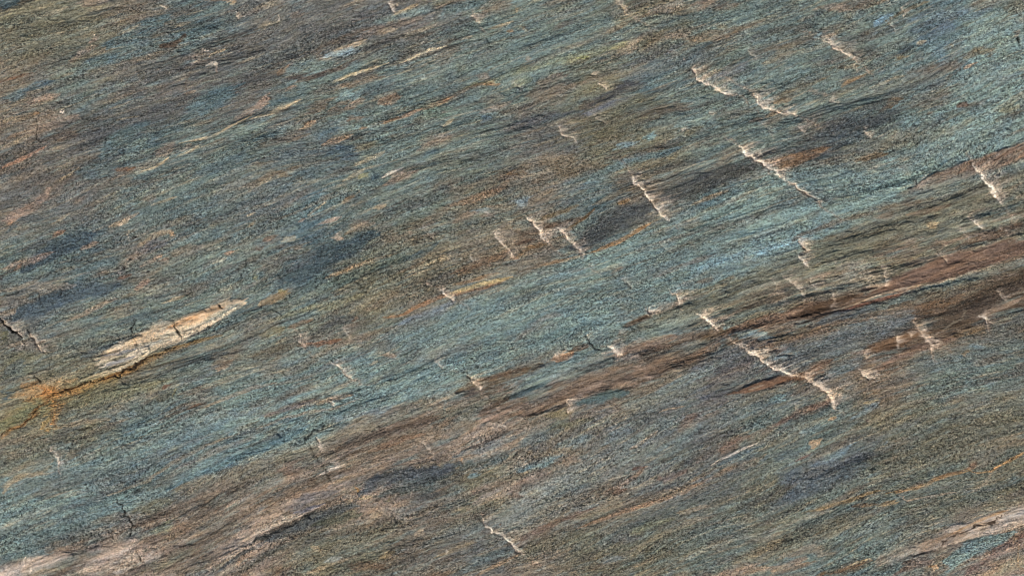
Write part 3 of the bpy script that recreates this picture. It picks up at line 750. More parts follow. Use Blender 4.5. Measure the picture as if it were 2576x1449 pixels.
S([(1430,1000), (1540,950), (1620,920), (1760,900), (1810,850)], 34, (116,88,70), .8, .8, smooth=.6, part='brown_band', label='brown band ending at the bright fracture')
S([(1750,860), (1790,840), (1830,830)], 16, (96,70,46), .8, .8, smooth=.4); S([(1750,890), (1800,875), (1815,855)], 9, (148,110,84), .65)
S([(1300,1040), (1420,1000), (1500,960), (1600,960)], 34, (132,104,86), .65, .9, smooth=.5); S([(1190,960), (1288,935), (1330,925)], 6, (92,50,20), .6)
S([(1170,992), (1200,975)], 6, 'X', .8); S([(1180,985), (1200,982)], 10, (70,60,62), .6)
fracture([(1172,948), (1195,962), (1210,985)], 1.6, 3.6, 8, .95, label='white fracture left of the dark brown patch')
S([(1820,840), (1900,815), (2000,790), (2100,762), (2150,745)], 20, (112,78,58), .8, .7, smooth=.5, part='brown_band', label='brown band right of the white fracture')
S([(1850,830), (1950,800), (2040,775)], 6, (162,130,108), .5); S([(1900,830), (2000,800), (2100,780)], 7, (138,102,80), .5)
S([(1850,870), (1920,855), (2000,850), (2100,830)], 14, (126,96,72), .5, .9)
S([(1900,860), (1960,880), (1990,900)], 17, (142,106,84), .8, .8, smooth=.5)
S([(1740,930), (1800,910), (1880,870), (1930,860)], 20, (100,100,106), .65, .9); S([(1840,840), (1900,840), (1940,850)], 10, (128,150,158), .7)
S([(1770,970), (1850,930), (1890,910)], 24, (92,84,88), .6, .9); S([(1640,1000), (1760,940), (1830,900)], 14, (122,134,134), .5)
fracture([(1755,792), (1772,805), (1785,815), (1800,825), (1812,836)], 2.8, 5.2, 18, 1.0, label='bright white fracture, upper one of the stepped pair')
fracture([(1848,862), (1870,878), (1895,893), (1925,912), (1955,926), (1985,940), (2015,948)], 3.0, 5.0, 12, 1.0, label='long bright white fracture, lower one of the stepped pair')
fracture([(2015,948), (2045,958), (2062,970), (2075,985), (2088,1000), (2100,1022)], 2.0, 4.0, 14, .6, label='pinkish lower end of the long fracture')
S([(1830,995), (1900,975), (1990,950), (2060,940)], 12, (108,70,48), .85, .6, brk=.1, smooth=.6, part='brown_band', label='reddish brown band under the long fracture'); S([(2020,940), (2050,925), (2090,905)], 11, (128,86,60), .85, .6, smooth=.5)
S([(2060,960), (2100,935), (2140,925)], 16, (92,106,112), .7)

# --- far right, middle
S([(2000,600), (2100,560), (2240,520), (2350,500)], 13, (104,82,64), .65, .8); S([(2070,605), (2110,590)], 10, (98,76,56), .7)
S([(2270,545), (2360,525), (2400,512)], 8, (112,82,62), .7); S([(2215,545), (2255,535)], 9, (122,94,72), .7); S([(2270,510), (2320,490)], 7, (64,52,44), .7)
S([(2020,605), (2120,640), (2200,650)], 40, (112,112,96), .6, 1); S([(2250,560), (2350,570), (2500,560)], 40, (116,114,100), .6, 1)
S([(2335,568), (2360,560)], 10, (178,150,112), .85); S([(2370,582)], 10, (112,122,124), .6)
S([(2400,625), (2460,600), (2560,570), (2620,560)], 10, (98,66,46), .75, .7); S([(2440,600), (2500,590), (2576,560)], 12, (122,92,74), .5)
fracture([(2013,604), (2022,620), (2036,632)], 1.6, 3.6, 14, .7, label='pale fracture where the blue band ends, upper one'); fracture([(2010,645), (2020,655), (2032,668)], 2.0, 4.4, 14, .9, label='white fracture where the blue band ends, lower one')
fracture([(2430,548), (2452,560), (2475,580)], .8, 2.6, 10, .65, label='faint pale fracture at the right'); fracture([(2360,0+640), (2385,662)], .5, 1.6, 8, .4); fracture([(2518,565), (2520,580)], .7, 2.6, 8, .6)
S([(2210,735), (2300,700), (2400,665), (2500,640), (2640,610)], 31, (114,82,66), .92, .45, .35, brk=.08, smooth=.8, part='brown_band', label='smooth reddish brown band at the right edge')
S([(1990,805), (2080,775), (2140,755), (2200,740)], 22, (104,76,58), .85, .6, brk=.15, smooth=.5, part='brown_band', label='brown patch left of the smooth reddish band')
S([(2100,720), (2180,705), (2240,690)], 12, (148,132,114), .45); 
for k in range(5):
    fracture([(2095 + k * 19, 640 + k * 6), (2120 + k * 19, 680 + k * 6), (2150 + k * 14, 722)], .45, 1.3, 10, .4, label='faint pale hairline fracture above the brown patch', hal=.25)
S([(2170,725), (2200,722), (2230,718)], 9, (176,146,124), .6, 1, smooth=.5); fracture([(2223,670), (2226,700), (2226,722)], .9, 2.0, 7, .6, label='upright pale hairline beside the smooth brown band')
fracture([(1962,690), (1985,706), (2010,732), (2030,760)], .8, 1.8, 14, .5, label='faint fracture in the olive ground'); fracture([(2096,735), (2096,780)], .8, 2.2, 7, .5)
S([(2095,782), (2150,765), (2200,745), (2270,727), (2340,715), (2400,700), (2500,668), (2640,620)], 3.2, (196,172,148), .85, .6, brk=.2, part='cream_vein', label='long pale line along the lower edge of the smooth brown band')
S([(2100,790), (2150,772), (2220,752), (2300,735)], 4, (136,78,58), .75)
S([(2140,790), (2240,760), (2320,730), (2420,705), (2576,655)], 12, (122,132,126), .75, .7); S([(2050,815), (2140,790), (2210,770)], 13, (84,92,98), .75)
S([(2180,800), (2240,790), (2320,770), (2380,760)], 13, (120,92,72), .65)
S([(2100,840), (2200,810), (2300,790)], 22, (110,114,114), .6, 1); S([(2000,900), (2130,860), (2280,810)], 26, (106,110,112), .6, 1)
S([(1940,870), (2060,830), (2140,800)], 9, (112,82,62), .6); S([(1990,855), (2060,825), (2200,800)], 7, (150,118,88), .45); S([(1950,905), (2000,885)], 12, (120,140,150), .5)
S([(2330,850), (2380,810), (2440,770), (2520,720), (2640,670)], 44, (80,61,47), .9, .8, brk=.15, smooth=.3, part='brown_band', label='dark brown streaky band at the right edge')
S([(2430,790), (2480,760), (2576,715)], 22, (70,57,48), .75, .8); S([(2300,780), (2360,770), (2420,750)], 20, (104,74,52), .75)
S([(2360,840), (2420,800), (2430,775)], 2.5, (150,134,114), .6); S([(2400,700), (2500,680), (2576,650)], 9, (126,118,106), .6); S([(2450,720), (2500,700), (2560,690)], 9, (130,106,90), .5)
S([(2270,880), (2330,850), (2370,830)], 24, (104,76,56), .7, .8, smooth=.3)
S([(2170,890), (2215,870), (2260,862), (2300,840), (2330,830)], 17, (104,70,46), .95, .45, .35, brk=.05, smooth=.7, part='brown_band', label='reddish brown stepped block at the right')
S([(2320,880), (2350,870), (2400,845), (2430,830)], 15, (114,88,68), .7, .8)
fracture([(2308,808), (2318,835), (2325,850), (2335,868), (2342,885)], 2.2, 4.4, 12, .6, label='pale ridge edge cutting the brown band', col='P'); fracture([(2335,845), (2345,860), (2368,868)], 1.4, 2.6, 8, .5, col='P')
fracture([(2245,842), (2255,860), (2258,880)], 1.6, 3.4, 10, .6, col='P', label='pale ridge at the edge of the stepped brown block'); fracture([(2285,835), (2300,845)], .8, 2, 8, .5, col='P'); crack([(2340,838), (2370,862)], 1.0, 2, .5, part=None)
S([(2200,860), (2230,820), (2290,800), (2310,790)], 10, (116,118,120), .7)
S([(2200,935), (2240,905), (2300,880), (2400,850)], 15, (126,92,74), .75, .8, smooth=.3, part='brown_band', label='rosy brown band below the stepped block'); S([(2140,900), (2170,885), (2180,880)], 12, (140,112,98), .6)
fracture([(2162,932), (2175,945), (2185,962)], 1.8, 4.2, 16, .9, label='white fracture at the left end of the rosy brown band'); fracture([(2168,880), (2176,905)], .8, 3, 12, .4)
S([(2060,950), (2120,920), (2180,900)], 18, (102,112,116), .6); S([(1932,880), (2000,880), (2060,870), (2150,845)], 12, (88,100,110), .4)
fracture([(2460,793), (2475,805), (2482,825)], 1.4, 3.6, 10, .8, label='white fracture on the lower edge of the dark brown band'); S([(2390,850), (2440,835), (2490,820)], 7, (150,116,72), .5)
S([(2440,870), (2480,875)], 8, (112,142,164), .8); S([(2422,890), (2436,885)], 7, (180,140,92), .8); S([(2400,905), (2425,895)], 7, (118,142,156), .7)
S([(2260,935), (2400,900), (2576,840)], 40, (106,112,110), .5, 1); S([(2460,850), (2560,800), (2640,780)], 30, (106,110,106), .6, 1)
fracture([(2508,725), (2520,742), (2532,755)], .7, 1.8, 8, .5); S([(2480,640), (2490,610)], 1.6, 'P', .5)

# faint hairlines between the main fractures
for q in (((1060,560),(1075,585),(1100,600)), ((1290,200),(1310,230)), ((1480,270),(1500,300),(1530,318)), ((1885,120),(1910,150)), ((2230,60),(2260,95)),
          ((1905,300),(1930,325),(1948,350)), ((2260,420),(2285,445)), ((2140,160),(2165,185)), ((1180,640),(1200,670)), ((1660,600),(1690,640)),
          ((1560,700),(1585,730)), ((860,820),(880,850)), ((980,880),(1000,905)), ((1935,700),(1960,740),(1975,770)), ((2040,700),(2060,740)),
          ((2400,560),(2425,590),(2440,610)), ((2540,530),(2560,560)), ((1870,640),(1885,670)), ((1990,1010),(2005,1040)), ((1300,1150),(1320,1180))):
    fracture(list(q), .4, 1.7, 9, .45, label='faint pale hairline fracture', hal=.4)
DK = (92, 50, 18)
# --- lower left
S([(-40,1110), (40,1050), (110,1010), (200,980), (300,950)], 48, (146,120,72), .6, 1)
S([(60,960), (110,985), (150,1005), (190,990)], 28, (172,120,62), .75, 1, brk=.5)
S([(60,1010), (120,1000), (150,1020), (140,1080)], 16, (172,124,66), .5, 1, brk=.5)
S([(0,985), (30,1000)], 14, 'A', .75); S([(0,1080), (60,1040), (140,1000)], 26, (124,118,84), .75, .9)
S([(30,1000), (90,985), (150,965), (190,955)], 20, (170,138,98), .75, .9); S([(100,985), (130,975)], 20, (172,116,52), .7, 1)
S([(40,985), (70,1000), (80,1020)], 8, (150,104,60), .5)
S([(140,1010), (200,1005), (300,985), (420,960)], 26, (134,126,96), .7, 1); S([(100,1010), (118,1060), (110,1090)], 16, (168,134,72), .65, 1)
S([(60,990), (110,1000), (180,985), (260,955), (330,930)], 10, (176,120,56), .6, 1, brk=.4)
S([(0,1105), (30,1080), (55,1070), (80,1045), (105,1015), (135,998), (170,982), (215,965)], 7, (164,112,54), .8, 1, brk=.3)
crack([(0,1108), (14,1092), (30,1080), (55,1072), (72,1055), (85,1038), (102,1018), (122,1004)], 2.0, 2.5, .92, col=DK, part='rust_seam', label='rust orange seam reaching the left edge')
crack([(122,1004), (135,998), (150,990), (175,980), (215,965)], 2.2, 2.5, .85, col=DK, part='rust_seam', label='short rusty seam in the orange stain')
S([(125,990), (133,1000), (135,1040), (136,1070)], 6, (190,136,66), .85, .9); crack([(128,985), (134,1010), (132,1040), (137,1065), (132,1098)], 1.1, 1.2, .7, col='R', label='thin upright crack below the orange stain')
S([(96,966), (110,985), (125,1000)], 6, (150,92,34), .7); S([(80,1000), (90,1025), (84,1045)], 3, (130,84,36), .6)
fracture([(128,1118), (127,1135), (138,1150), (147,1160), (146,1172)], 1.0, 3.8, 7, .95, label='white crumbly mark below the orange stain'); S([(136,1125), (170,1120)], 10, (128,144,144), .6); S([(160,1150), (200,1140)], 13, (138,118,94), .5); S([(124,1160), (130,1160)], 4, 'R', .6)
crack(P(0,2, 140,465, 240,400, 420,385, 600,330, 740,290), 1.8, 1.5, .65, label='thin dark crack left of the blue streaks'); S(P(0,2, 440,330, 600,290, 850,260), 8, (156,132,102), .6); S(P(0,2, 0,470, 300,400), 12, (124,104,84), .55)
S(P(0,2, 0,540, 360,490), 13, (128,112,92), .5); S(P(0,2, 180,500, 250,480), 7, 'Z', .7); S(P(0,2, 0,700, 200,640, 400,620), 20, (134,120,98), .5)
S(P(0,2, 0,840, 60,760, 200,680, 400,660), 9, (164,138,106), .7, .8); S(P(0,2, 830,280, 930,230, 1050,215), 10, (116,132,136), .75); S(P(0,2, 1100,160, 1220,120), 9, (94,112,116), .7)
S([(405,975), (430,968)], 4.5, (110,66,46), .9, jag=True); S([(440,1000), (445,968)], 3, 'Y', .4)
crack(P(0,2, 410,195, 600,140, 740,80, 850,20), 1.2, 1, .45, part=None)
S([(405,1055), (450,1035), (500,1018), (520,1015)], 6, (88,74,64), .85, .7); S([(470,1030), (500,1017)], 4, (108,74,54), .8); S([(400,1045), (460,1020), (490,1014)], 5, (134,110,90), .6); 
S([(500,1030), (560,1005), (640,975), (700,960)], 5, (150,126,106), .6); S([(430,1090), (520,1060), (644,1030)], 26, (116,134,138), .6, 1)
S([(30,1250), (60,1225), (140,1200), (260,1190), (350,1150)], 32, (92,102,104), .6, 1); S([(200,1240), (350,1190), (500,1130), (644,1080)], 24, (88,98,106), .5, .9)
S([(100,1300), (200,1270), (300,1235), (400,1190)], 9, (66,72,78), .65); S([(80,1345), (130,1330), (180,1300)], 8, (64,74,92), .6); S([(240,1240), (290,1235), (340,1210)], 5, (60,60,62), .6)
S([(420,1110), (500,1080), (560,1060)], 22, (104,122,130), .6, 1); S([(330,1170), (440,1120), (560,1090)], 8, (80,84,96), .5)
S([(0,1370), (120,1340), (200,1310), (300,1270)], 22, (88,108,114), .6, .9); S([(0,1400), (60,1395), (130,1390)], 14, (84,106,112), .7)
S([(270,1245), (360,1215), (440,1160), (520,1120), (600,1090)], 5, (150,130,106), .6); S([(440,1180), (530,1140), (644,1095)], 9, (130,116,108), .6)
S([(430,1225), (490,1195), (560,1170), (620,1140), (700,1110), (770,1080)], 15, (88,120,136), .7, .9, brk=.3, part='blue_band', label='blue streak in the lower left'); S([(300,1290), (380,1240), (450,1215)], 12, (106,126,130), .65)
S([(435,1232), (480,1212)], 5, (112,92,68), .8)
S([(470,1250), (560,1210), (640,1180), (760,1150), (900,1090), (1010,1040)], 30, (120,114,102), .8, .6, smooth=.3); S([(530,1270), (600,1240), (700,1200)], 24, (114,114,106), .5, 1)
S([(330,1290), (400,1270), (440,1255)], 22, (108,104,86), .75, .8, smooth=.2); crack([(330,1315), (370,1295), (400,1280)], 1.3, 1.5, .55, part=None); S([(435,1262), (450,1255)], 7, 'Z', .6)
S([(480,1260), (560,1220), (600,1240)], 15, (120,98,84), .5); S([(400,1340), (440,1330), (480,1330)], 17, (128,98,78), .7, .9); S([(370,1340), (410,1330), (430,1310)], 12, (124,130,108), .5)
S([(620,1255), (644,1240)], 16, (150,132,120), .5)
crack([(290,1248), (298,1262), (308,1270), (312,1290), (322,1305), (330,1322), (330,1345)], 2.4, 3, .9, label='black wavering crack in the lower left'); S([(318,1300), (326,1310)], 2.5, 'H', .8, jag=True)
crack([(334,1375), (350,1405), (360,1425)], 1.6, 2, .7, label='short dark crack near the bottom left')
S([(220,1385), (280,1370), (340,1355)], 22, (150,132,124), .55, 1, smooth=.5)
S([(-60,1470), (60,1425), (110,1412), (170,1400)], 26, (166,146,134), .8, .8, lift=.5, smooth=.5, part='quartz_band', label='pinkish quartz patch at the lower left corner'); S([(-40,1460), (0,1440), (50,1435)], 16, (160,146,138), .8, .8, smooth=.4)
S([(205,1440), (250,1415), (320,1395), (400,1400)], 30, (164,146,134), .75, .9, lift=.5, smooth=.5, part='quartz_band', label='pinkish grey quartz patch at the bottom left'); S([(280,1445), (320,1430)], 12, (180,164,152), .6)
S([(62,1400), (66,1440)], 2.5, 'H', .8, jag=True); S([(77,1412), (80,1440)], 2.5, 'H', .8, jag=True); crack([(61,1360), (64,1400)], 1.1, 1.5, .55, part=None)
S([(120,1430), (200,1400), (260,1380)], 12, (98,98,94), .6); S([(380,1440), (420,1410), (500,1380)], 16, (130,118,96), .5)
S([(500,1330), (560,1310), (600,1330)], 20, (112,106,96), .5); 
S([(545,1410), (600,1375), (644,1350), (700,1325), (760,1300), (820,1270)], 20, (168,148,134), .85, .8, lift=.4, smooth=.4, part='quartz_band', label='pale pinkish quartz band left of the bottom centre')
S([(520,1400), (560,1380), (644,1320)], 12, (150,130,116), .55); S([(600,1310), (644,1300)], 14, (124,106,94), .5)
S([(545,1440), (560,1425), (600,1395), (650,1370), (690,1350)], 5, (60,70,78), .85); S([(590,1449), (644,1410), (720,1370)], 20, (86,84,78), .7, .9)
S([(490,1449), (560,1430)], 10, (110,116,124), .5)

S([(225,1445), (260,1405), (330,1365), (370,1400), (340,1440)], 17, (160,138,126), .75, .9, smooth=.5)
S([(500,1460), (560,1395), (610,1345), (670,1300), (760,1255), (860,1215)], 14, (158,136,122), .7, .9, brk=.4, smooth=.4)
S([(0,1440), (78,1420), (150,1396)], 16, (170,148,134), .8, .8, smooth=.5)
S([(350,1400), (420,1385), (480,1350)], 12, (150,128,114), .55, 1)
# --- bottom, left of centre
S([(660,1050), (740,1020), (800,1010), (860,1000), (890,995)], 10, (150,126,104), .75, .8, part='tan_band', label='tan band above the blue streaks'); fracture([(822,1008), (835,1023)], .9, 4, 12, .85)
S([(644,1080), (720,1050), (830,1030), (900,1005)], 4, (160,138,118), .6); S([(644,1050), (720,1030), (800,1005)], 5, (86,86,96), .6)
S([(820,1055), (900,1040), (970,1025), (1010,1010)], 12, (112,124,132), .6); S([(920,1030), (1000,1010), (1080,990), (1120,975)], 10, (110,140,148), .6)
crack([(744,1113), (765,1110), (775,1098), (790,1080), (805,1078), (840,1062)], 2.0, 2, .75, label='dark irregular crack at the edge of the blue streak')
crack([(768,1110), (785,1125), (800,1150), (812,1170), (830,1200), (845,1225), (855,1245)], 1.3, 1.8, .6, label='long thin crack in the brown band at the bottom')
S([(795,1105), (810,1130), (818,1140)], 8, (178,162,152), .6, .9, jag=True, smooth=.4); fracture([(803,1125), (815,1140)], .8, 3, 8, .7)
S([(830,1160), (850,1170), (845,1180)], 8, (186,168,156), .6, .9, jag=True)
S([(805,1195), (830,1182), (860,1172), (885,1162)], 5, (196,178,164), .85, .7, part='cream_vein', label='short whitish vein crossing the brown band')
S([(800,1140), (900,1110), (980,1080)], 26, (126,102,86), .65, 1, smooth=.3); S([(850,1130), (1000,1080), (1110,1050)], 12, (100,78,64), .6)
S([(700,1200), (740,1170), (700,1160)], 26, (120,90,76), .6, 1); S([(690,1165), (730,1150), (760,1140)], 12, (112,114,104), .55)
S([(850,1180), (950,1130), (1060,1095), (1200,1060)], 24, (122,104,88), .7, .9, smooth=.2); S([(920,1140), (1010,1105), (1070,1090)], 8, (126,82,54), .65); S([(1060,1110), (1110,1130), (1040,1140)], 20, (116,98,86), .6)
S([(870,1260), (900,1230), (980,1200)], 30, (148,132,120), .6, 1, smooth=.3); S([(830,1220), (880,1220)], 16, (142,130,124), .5)
S([(1000,1200), (1080,1170), (1130,1150)], 15, (112,94,84), .5); S([(1060,1108), (1090,1095)], 4, (170,150,136), .7); fracture([(1055,1108), (1070,1130), (1088,1150)], .6, 2, 10, .5)
S([(1100,1130), (1190,1095), (1240,1075), (1290,1070)], 11, (158,140,128), .7, .9, smooth=.3); S([(1230,1060), (1260,1070), (1270,1078)], 6, (184,166,152), .6)
S([(1190,1060), (1240,1050), (1288,1030), (1330,1010)], 7, (166,138,122), .7); S([(1110,1010), (1125,1005), (1130,1040)], 2.4, (150,160,156), .6, jag=True)
S([(1040,1010), (1120,1040), (1200,1010), (1288,990)], 20, (116,112,98), .6, 1); S([(960,1060), (1020,1040), (1100,1020)], 13, (118,120,114), .5)
crack([(920,1175), (938,1170)], 1.2, 1.5, .5, part=None); crack([(1150,1045), (1163,1065)], 1.0, 1.2, .5, part=None)
S([(1060,1170), (1120,1175), (1150,1185)], 11, (158,140,106), .65, .9); S([(1095,1168), (1100,1175)], 5, 'O', .6); S([(1155,1155), (1158,1160)], 4, (150,104,50), .8)
S([(895,1222), (905,1240)], 6, (158,114,50), .85, jag=True); S([(905,1252), (940,1245)], 6, (184,160,124), .75); S([(870,1265), (890,1255)], 7, (188,166,142), .6)
S([(905,1240), (960,1205), (1040,1190), (1110,1185), (1160,1165)], 24, (72,78,86), .85, .7, brk=.2, part='dark_lens', jag=True, label='dark lens at the bottom left of centre'); S([(940,1250), (1000,1235), (1080,1220), (1120,1200)], 18, (72,80,80), .8, .8)
S([(1130,1190), (1170,1170), (1240,1160), (1288,1140)], 16, (74,88,92), .8, .8); S([(1150,1150), (1220,1125), (1288,1105)], 12, (90,104,112), .6); S([(1180,1200), (1200,1190)], 8, (108,140,152), .6)
S([(980,1255), (985,1258)], 6, (106,94,46), .7)
S([(640,1360), (700,1340), (780,1310), (860,1280), (900,1270)], 22, (76,80,82), .8, .8, brk=.2, part='dark_lens', jag=True, label='long dark band near the bottom, left'); S([(800,1320), (860,1300), (920,1290)], 15, (82,82,64), .65); S([(740,1290), (790,1275), (820,1265)], 6, (86,90,112), .75)
S([(644,1290), (720,1255), (800,1230), (850,1210)], 6, (160,128,104), .5); S([(720,1290), (780,1250), (840,1240)], 14, (118,110,110), .6); S([(650,1330), (700,1310), (740,1300)], 12, (164,146,132), .6)
S([(644,1410), (720,1370), (800,1350), (860,1330)], 7, (72,68,60), .55); S([(670,1400)], 5, 'R', .6)
S([(644,1449), (720,1430), (800,1400), (900,1350), (1000,1310)], 22, (122,112,94), .6, 1); S([(780,1375), (810,1385)], 8, (176,154,122), .65); S([(820,1345), (900,1330), (1000,1300)], 10, (104,82,66), .5)
S([(990,1310), (1080,1280), (1190,1240), (1260,1215)], 18, (128,112,98), .6, .9); S([(1000,1300), (1020,1310), (1050,1280)], 8, (170,158,148), .6)
S([(920,1380), (1010,1330), (1100,1310), (1200,1290)], 18, (120,102,88), .55, 1); S([(1045,1340), (1075,1335)], 8, (190,164,136), .7); S([(1000,1370), (1020,1355)], 6, 'S', .6); S([(950,1335), (1000,1310)], 5, (70,56,48), .6)
S([(1180,1270), (1288,1225), (1330,1200)], 14, (158,140,128), .6); S([(1190,1240), (1288,1200)], 18, (126,100,88), .6, .9); 
S([(960,1395), (990,1390)], 9, (176,146,104), .7); S([(820,1410), (860,1400)], 6, (158,166,170), .6); S([(770,1440), (820,1425)], 7, (180,156,128), .65); S([(690,1430), (720,1430)], 14, (116,82,62), .55)
S([(870,1430), (920,1420), (980,1425)], 15, (108,78,58), .65); S([(1100,1400), (1150,1380), (1200,1360)], 7, (150,128,96), .5); S([(1120,1385), (1125,1395)], 4, 'H', .6, jag=True)
S([(1190,1449), (1250,1420), (1300,1395)], 6, (164,132,100), .7); S([(1080,1449), (1140,1435)], 12, (120,86,60), .5); S([(1160,1430), (1230,1400), (1280,1380)], 14, (96,112,116), .5)
S([(1060,1370), (1160,1330), (1240,1310)], 24, (112,118,114), .5, 1)

# --- bottom, right of centre
S([(1240,1330), (1290,1290), (1340,1250), (1400,1215), (1480,1170)], 44, (132,136,132), .65, 1); S([(1300,1320), (1320,1300)], 20, (140,144,142), .5, 1)
fracture([(1215,1300), (1225,1322), (1240,1338), (1262,1350), (1285,1366), (1305,1385), (1325,1396)], 2.6, 4.2, 18, .95, label='white fracture at the bottom centre', hal=.3)
S([(1262,1320), (1268,1322)], 3, 'R', .9, jag=True)
S([(1298,1372), (1330,1345), (1380,1320), (1430,1300), (1500,1275)], 11, (116,86,72), .8, .8, part='brown_band', label='thin brown band rising from the white fracture'); S([(1300,1385), (1360,1360), (1430,1335)], 12, (126,104,82), .6, .9)
S([(1420,1295), (1450,1280), (1500,1270)], 6, (128,144,152), .5); S([(1410,1275), (1450,1262)], 2.2, 'H', .6)
S([(1450,1330), (1530,1300), (1600,1275), (1680,1250), (1760,1215), (1850,1175)], 8, (168,132,104), .8, .8, brk=.25, part='tan_band', label='tan streak in the lower middle'); S([(1500,1290), (1600,1255), (1700,1230), (1780,1190)], 14, (130,110,94), .6, 1)
S([(1600,1265), (1680,1240), (1750,1220)], 14, (138,118,98), .6, .9)
S([(1510,1240), (1560,1225), (1620,1175), (1630,1175)], 6, (140,104,80), .7); fracture([(1548,1226), (1565,1220), (1582,1210)], .6, 2.2, 4, .8); S([(1540,1240), (1570,1230)], 9, (124,82,62), .7)
S([(1590,1178), (1620,1175)], 6, (116,68,54), .8); S([(1650,1200), (1670,1205), (1720,1185)], 10, (122,86,72), .7)
S([(1800,1140), (1830,1120), (1880,1100)], 15, (120,88,72), .8, .9); S([(1880,1100), (1932,1080)], 9, (122,90,72), .5)
S([(1785,1170), (1810,1155), (1845,1138), (1880,1122), (1908,1112)], 3.0, 'H', .95, .6, brk=.3, taper=.6, part='cream_vein', label='bright thin white vein in the lower right of centre'); S([(1800,1172), (1850,1148), (1910,1122)], 6, (84,104,114), .7)
crack([(1778,1174), (1800,1162), (1840,1142)], 1.2, 1.2, .7, part=None); S([(1820,1180), (1840,1175), (1860,1170)], 4, (186,156,130), .75); S([(1800,1190), (1900,1160), (1932,1140)], 13, (128,106,88), .55)
S([(1585,1130), (1615,1115), (1650,1085)], 5, (170,146,124), .7); S([(1620,1120), (1660,1100), (1700,1090)], 18, (104,112,118), .55, 1)
S([(1700,1080), (1720,1060), (1760,1045)], 22, (118,98,90), .6, 1); S([(1720,1050), (1750,1048)], 9, (112,76,58), .6); S([(1760,1000), (1800,1000), (1820,1020)], 20, (90,88,98), .6, 1); S([(1660,1035), (1690,1027), (1720,1022)], 3, (178,150,124), .7)
S([(1440,1020), (1500,1000), (1560,990), (1580,985)], 15, (74,92,94), .9, .7, brk=.15, part='dark_lens', jag=True, label='dark teal patch below the brown band'); 
S([(1380,1075), (1440,1060), (1480,1055)], 18, (104,104,82), .65, 1); S([(1375,1050), (1420,1035)], 12, (136,114,78), .65); S([(1310,1110), (1380,1090), (1420,1080)], 22, (90,112,120), .5, 1)
S([(1310,1180), (1360,1170), (1400,1150)], 16, (94,124,136), .65, 1); S([(1350,1120), (1370,1125)], 14, (76,78,86), .6); S([(1400,1120), (1450,1110), (1490,1100)], 16, (108,128,134), .5)
S([(1290,1220), (1330,1205), (1400,1180)], 18, (138,106,92), .5, 1); S([(1420,1160), (1470,1145)], 12, (150,126,106), .5); S([(1288,1240), (1320,1230)], 20, (122,94,80), .6)
S([(1380,1000), (1440,985), (1500,970), (1560,960)], 22, (108,84,70), .65, .9, smooth=.3); S([(1395,1060), (1430,1045), (1390,1040)], 8, (130,108,70), .5)
fracture([(1420,1005), (1428,1020), (1425,1035), (1432,1040)], 1.6, 4, 18, .6, col='P', label='pale upright ridge under the brown band'); crack([(1423,1030), (1426,1042)], 1.8, 2, .8, part=None); S([(1445,1000), (1490,985), (1520,960)], 14, (160,134,118), .55, 1, smooth=.5)
crack([(1525,1058), (1535,1040), (1550,1030)], 1.0, 1, .5, part=None); S([(1530,1060), (1560,1035), (1640,1010), (1700,985)], 9, (138,128,112), .55)
S([(1560,1020), (1640,1010), (1780,960)], 22, (124,124,112), .5, 1); S([(1700,1100), (1850,1050), (1960,1000)], 26, (100,110,114), .45, 1)
S([(1840,1020), (1932,990), (2000,970)], 14, (120,116,104), .5); S([(1860,985), (1932,965), (2010,950)], 10, (108,68,44), .7, .8); S([(1880,980), (1920,970)], 3, (160,140,120), .6)
S([(1520,1370), (1640,1300), (1760,1250), (1932,1180)], 34, (92,100,98), .5, 1); S([(1700,1290), (1760,1275), (1790,1268)], 7, (166,146,122), .6); S([(1760,1210), (1850,1190), (1932,1160)], 16, (88,100,106), .55, 1)
S([(1580,1350), (1600,1330), (1700,1300)], 8, (128,128,100), .4); S([(1540,1360), (1600,1345)], 18, (98,98,104), .45); S([(1700,1420), (1800,1370), (1932,1335)], 5, (158,154,142), .5); S([(1288,1400), (1400,1360), (1500,1350)], 26, (104,104,88), .5, 1)
S([(1850,1420), (1900,1390), (1960,1360)], 20, (148,126,98), .6, 1); S([(1800,1449), (1880,1430), (1950,1425)], 18, (160,130,108), .7, .9); S([(1670,1449), (1690,1440)], 14, (92,104,116), .5)
S([(1380,1420), (1420,1430), (1460,1440)], 10, (130,96,66), .4); S([(1500,1410), (1570,1400)], 8, (130,144,148), .5)

# --- lower right
S([(2000,990), (2080,970), (2130,965)], 20, (114,96,84), .6, 1); fracture([(2062,970), (2080,985), (2092,1005), (2102,1025)], 1.8, 5, 14, .6, col='P', label='pinkish ridge at the foot of the long fracture'); S([(2085,985), (2095,1010)], 8, (176,156,146), .6, 1)
S([(1932,1075), (2000,1045), (2060,1020), (2110,1005)], 13, (120,88,74), .8, .8); S([(1940,1010), (1980,995)], 12, (110,136,144), .7); S([(1940,1040), (1980,1030)], 14, (106,116,118), .6); S([(1932,1120), (2010,1080), (2060,1055)], 16, (126,116,98), .55)
S([(2010,1090), (2040,1080), (2065,1075)], 7, (134,152,156), .6); S([(2085,1055), (2100,1052)], 5, (192,152,108), .75); S([(2110,1035), (2140,1020)], 10, (108,120,120), .6)
S([(2150,1050), (2190,1025), (2220,1010)], 12, (112,128,136), .7, .9); S([(2175,1013), (2200,1008), (2215,1004)], 4, (190,162,116), .75); S([(2180,1055), (2190,1055)], 5, (156,128,116), .6)
S([(2045,1130), (2052,1115), (2065,1102)], 11, (178,150,120), .9, .7, brk=.3, jag=True, part='quartz_patch', label='small pale tan patch in the lower right'); S([(2000,1160), (2040,1140)], 4, (132,76,60), .7)
S([(2225,1115), (2232,1112)], 7, (130,142,150), .7); S([(2040,1175), (2100,1150), (2140,1120)], 14, (112,134,150), .6, .9); S([(2120,1160), (2200,1140)], 13, (88,92,100), .6)
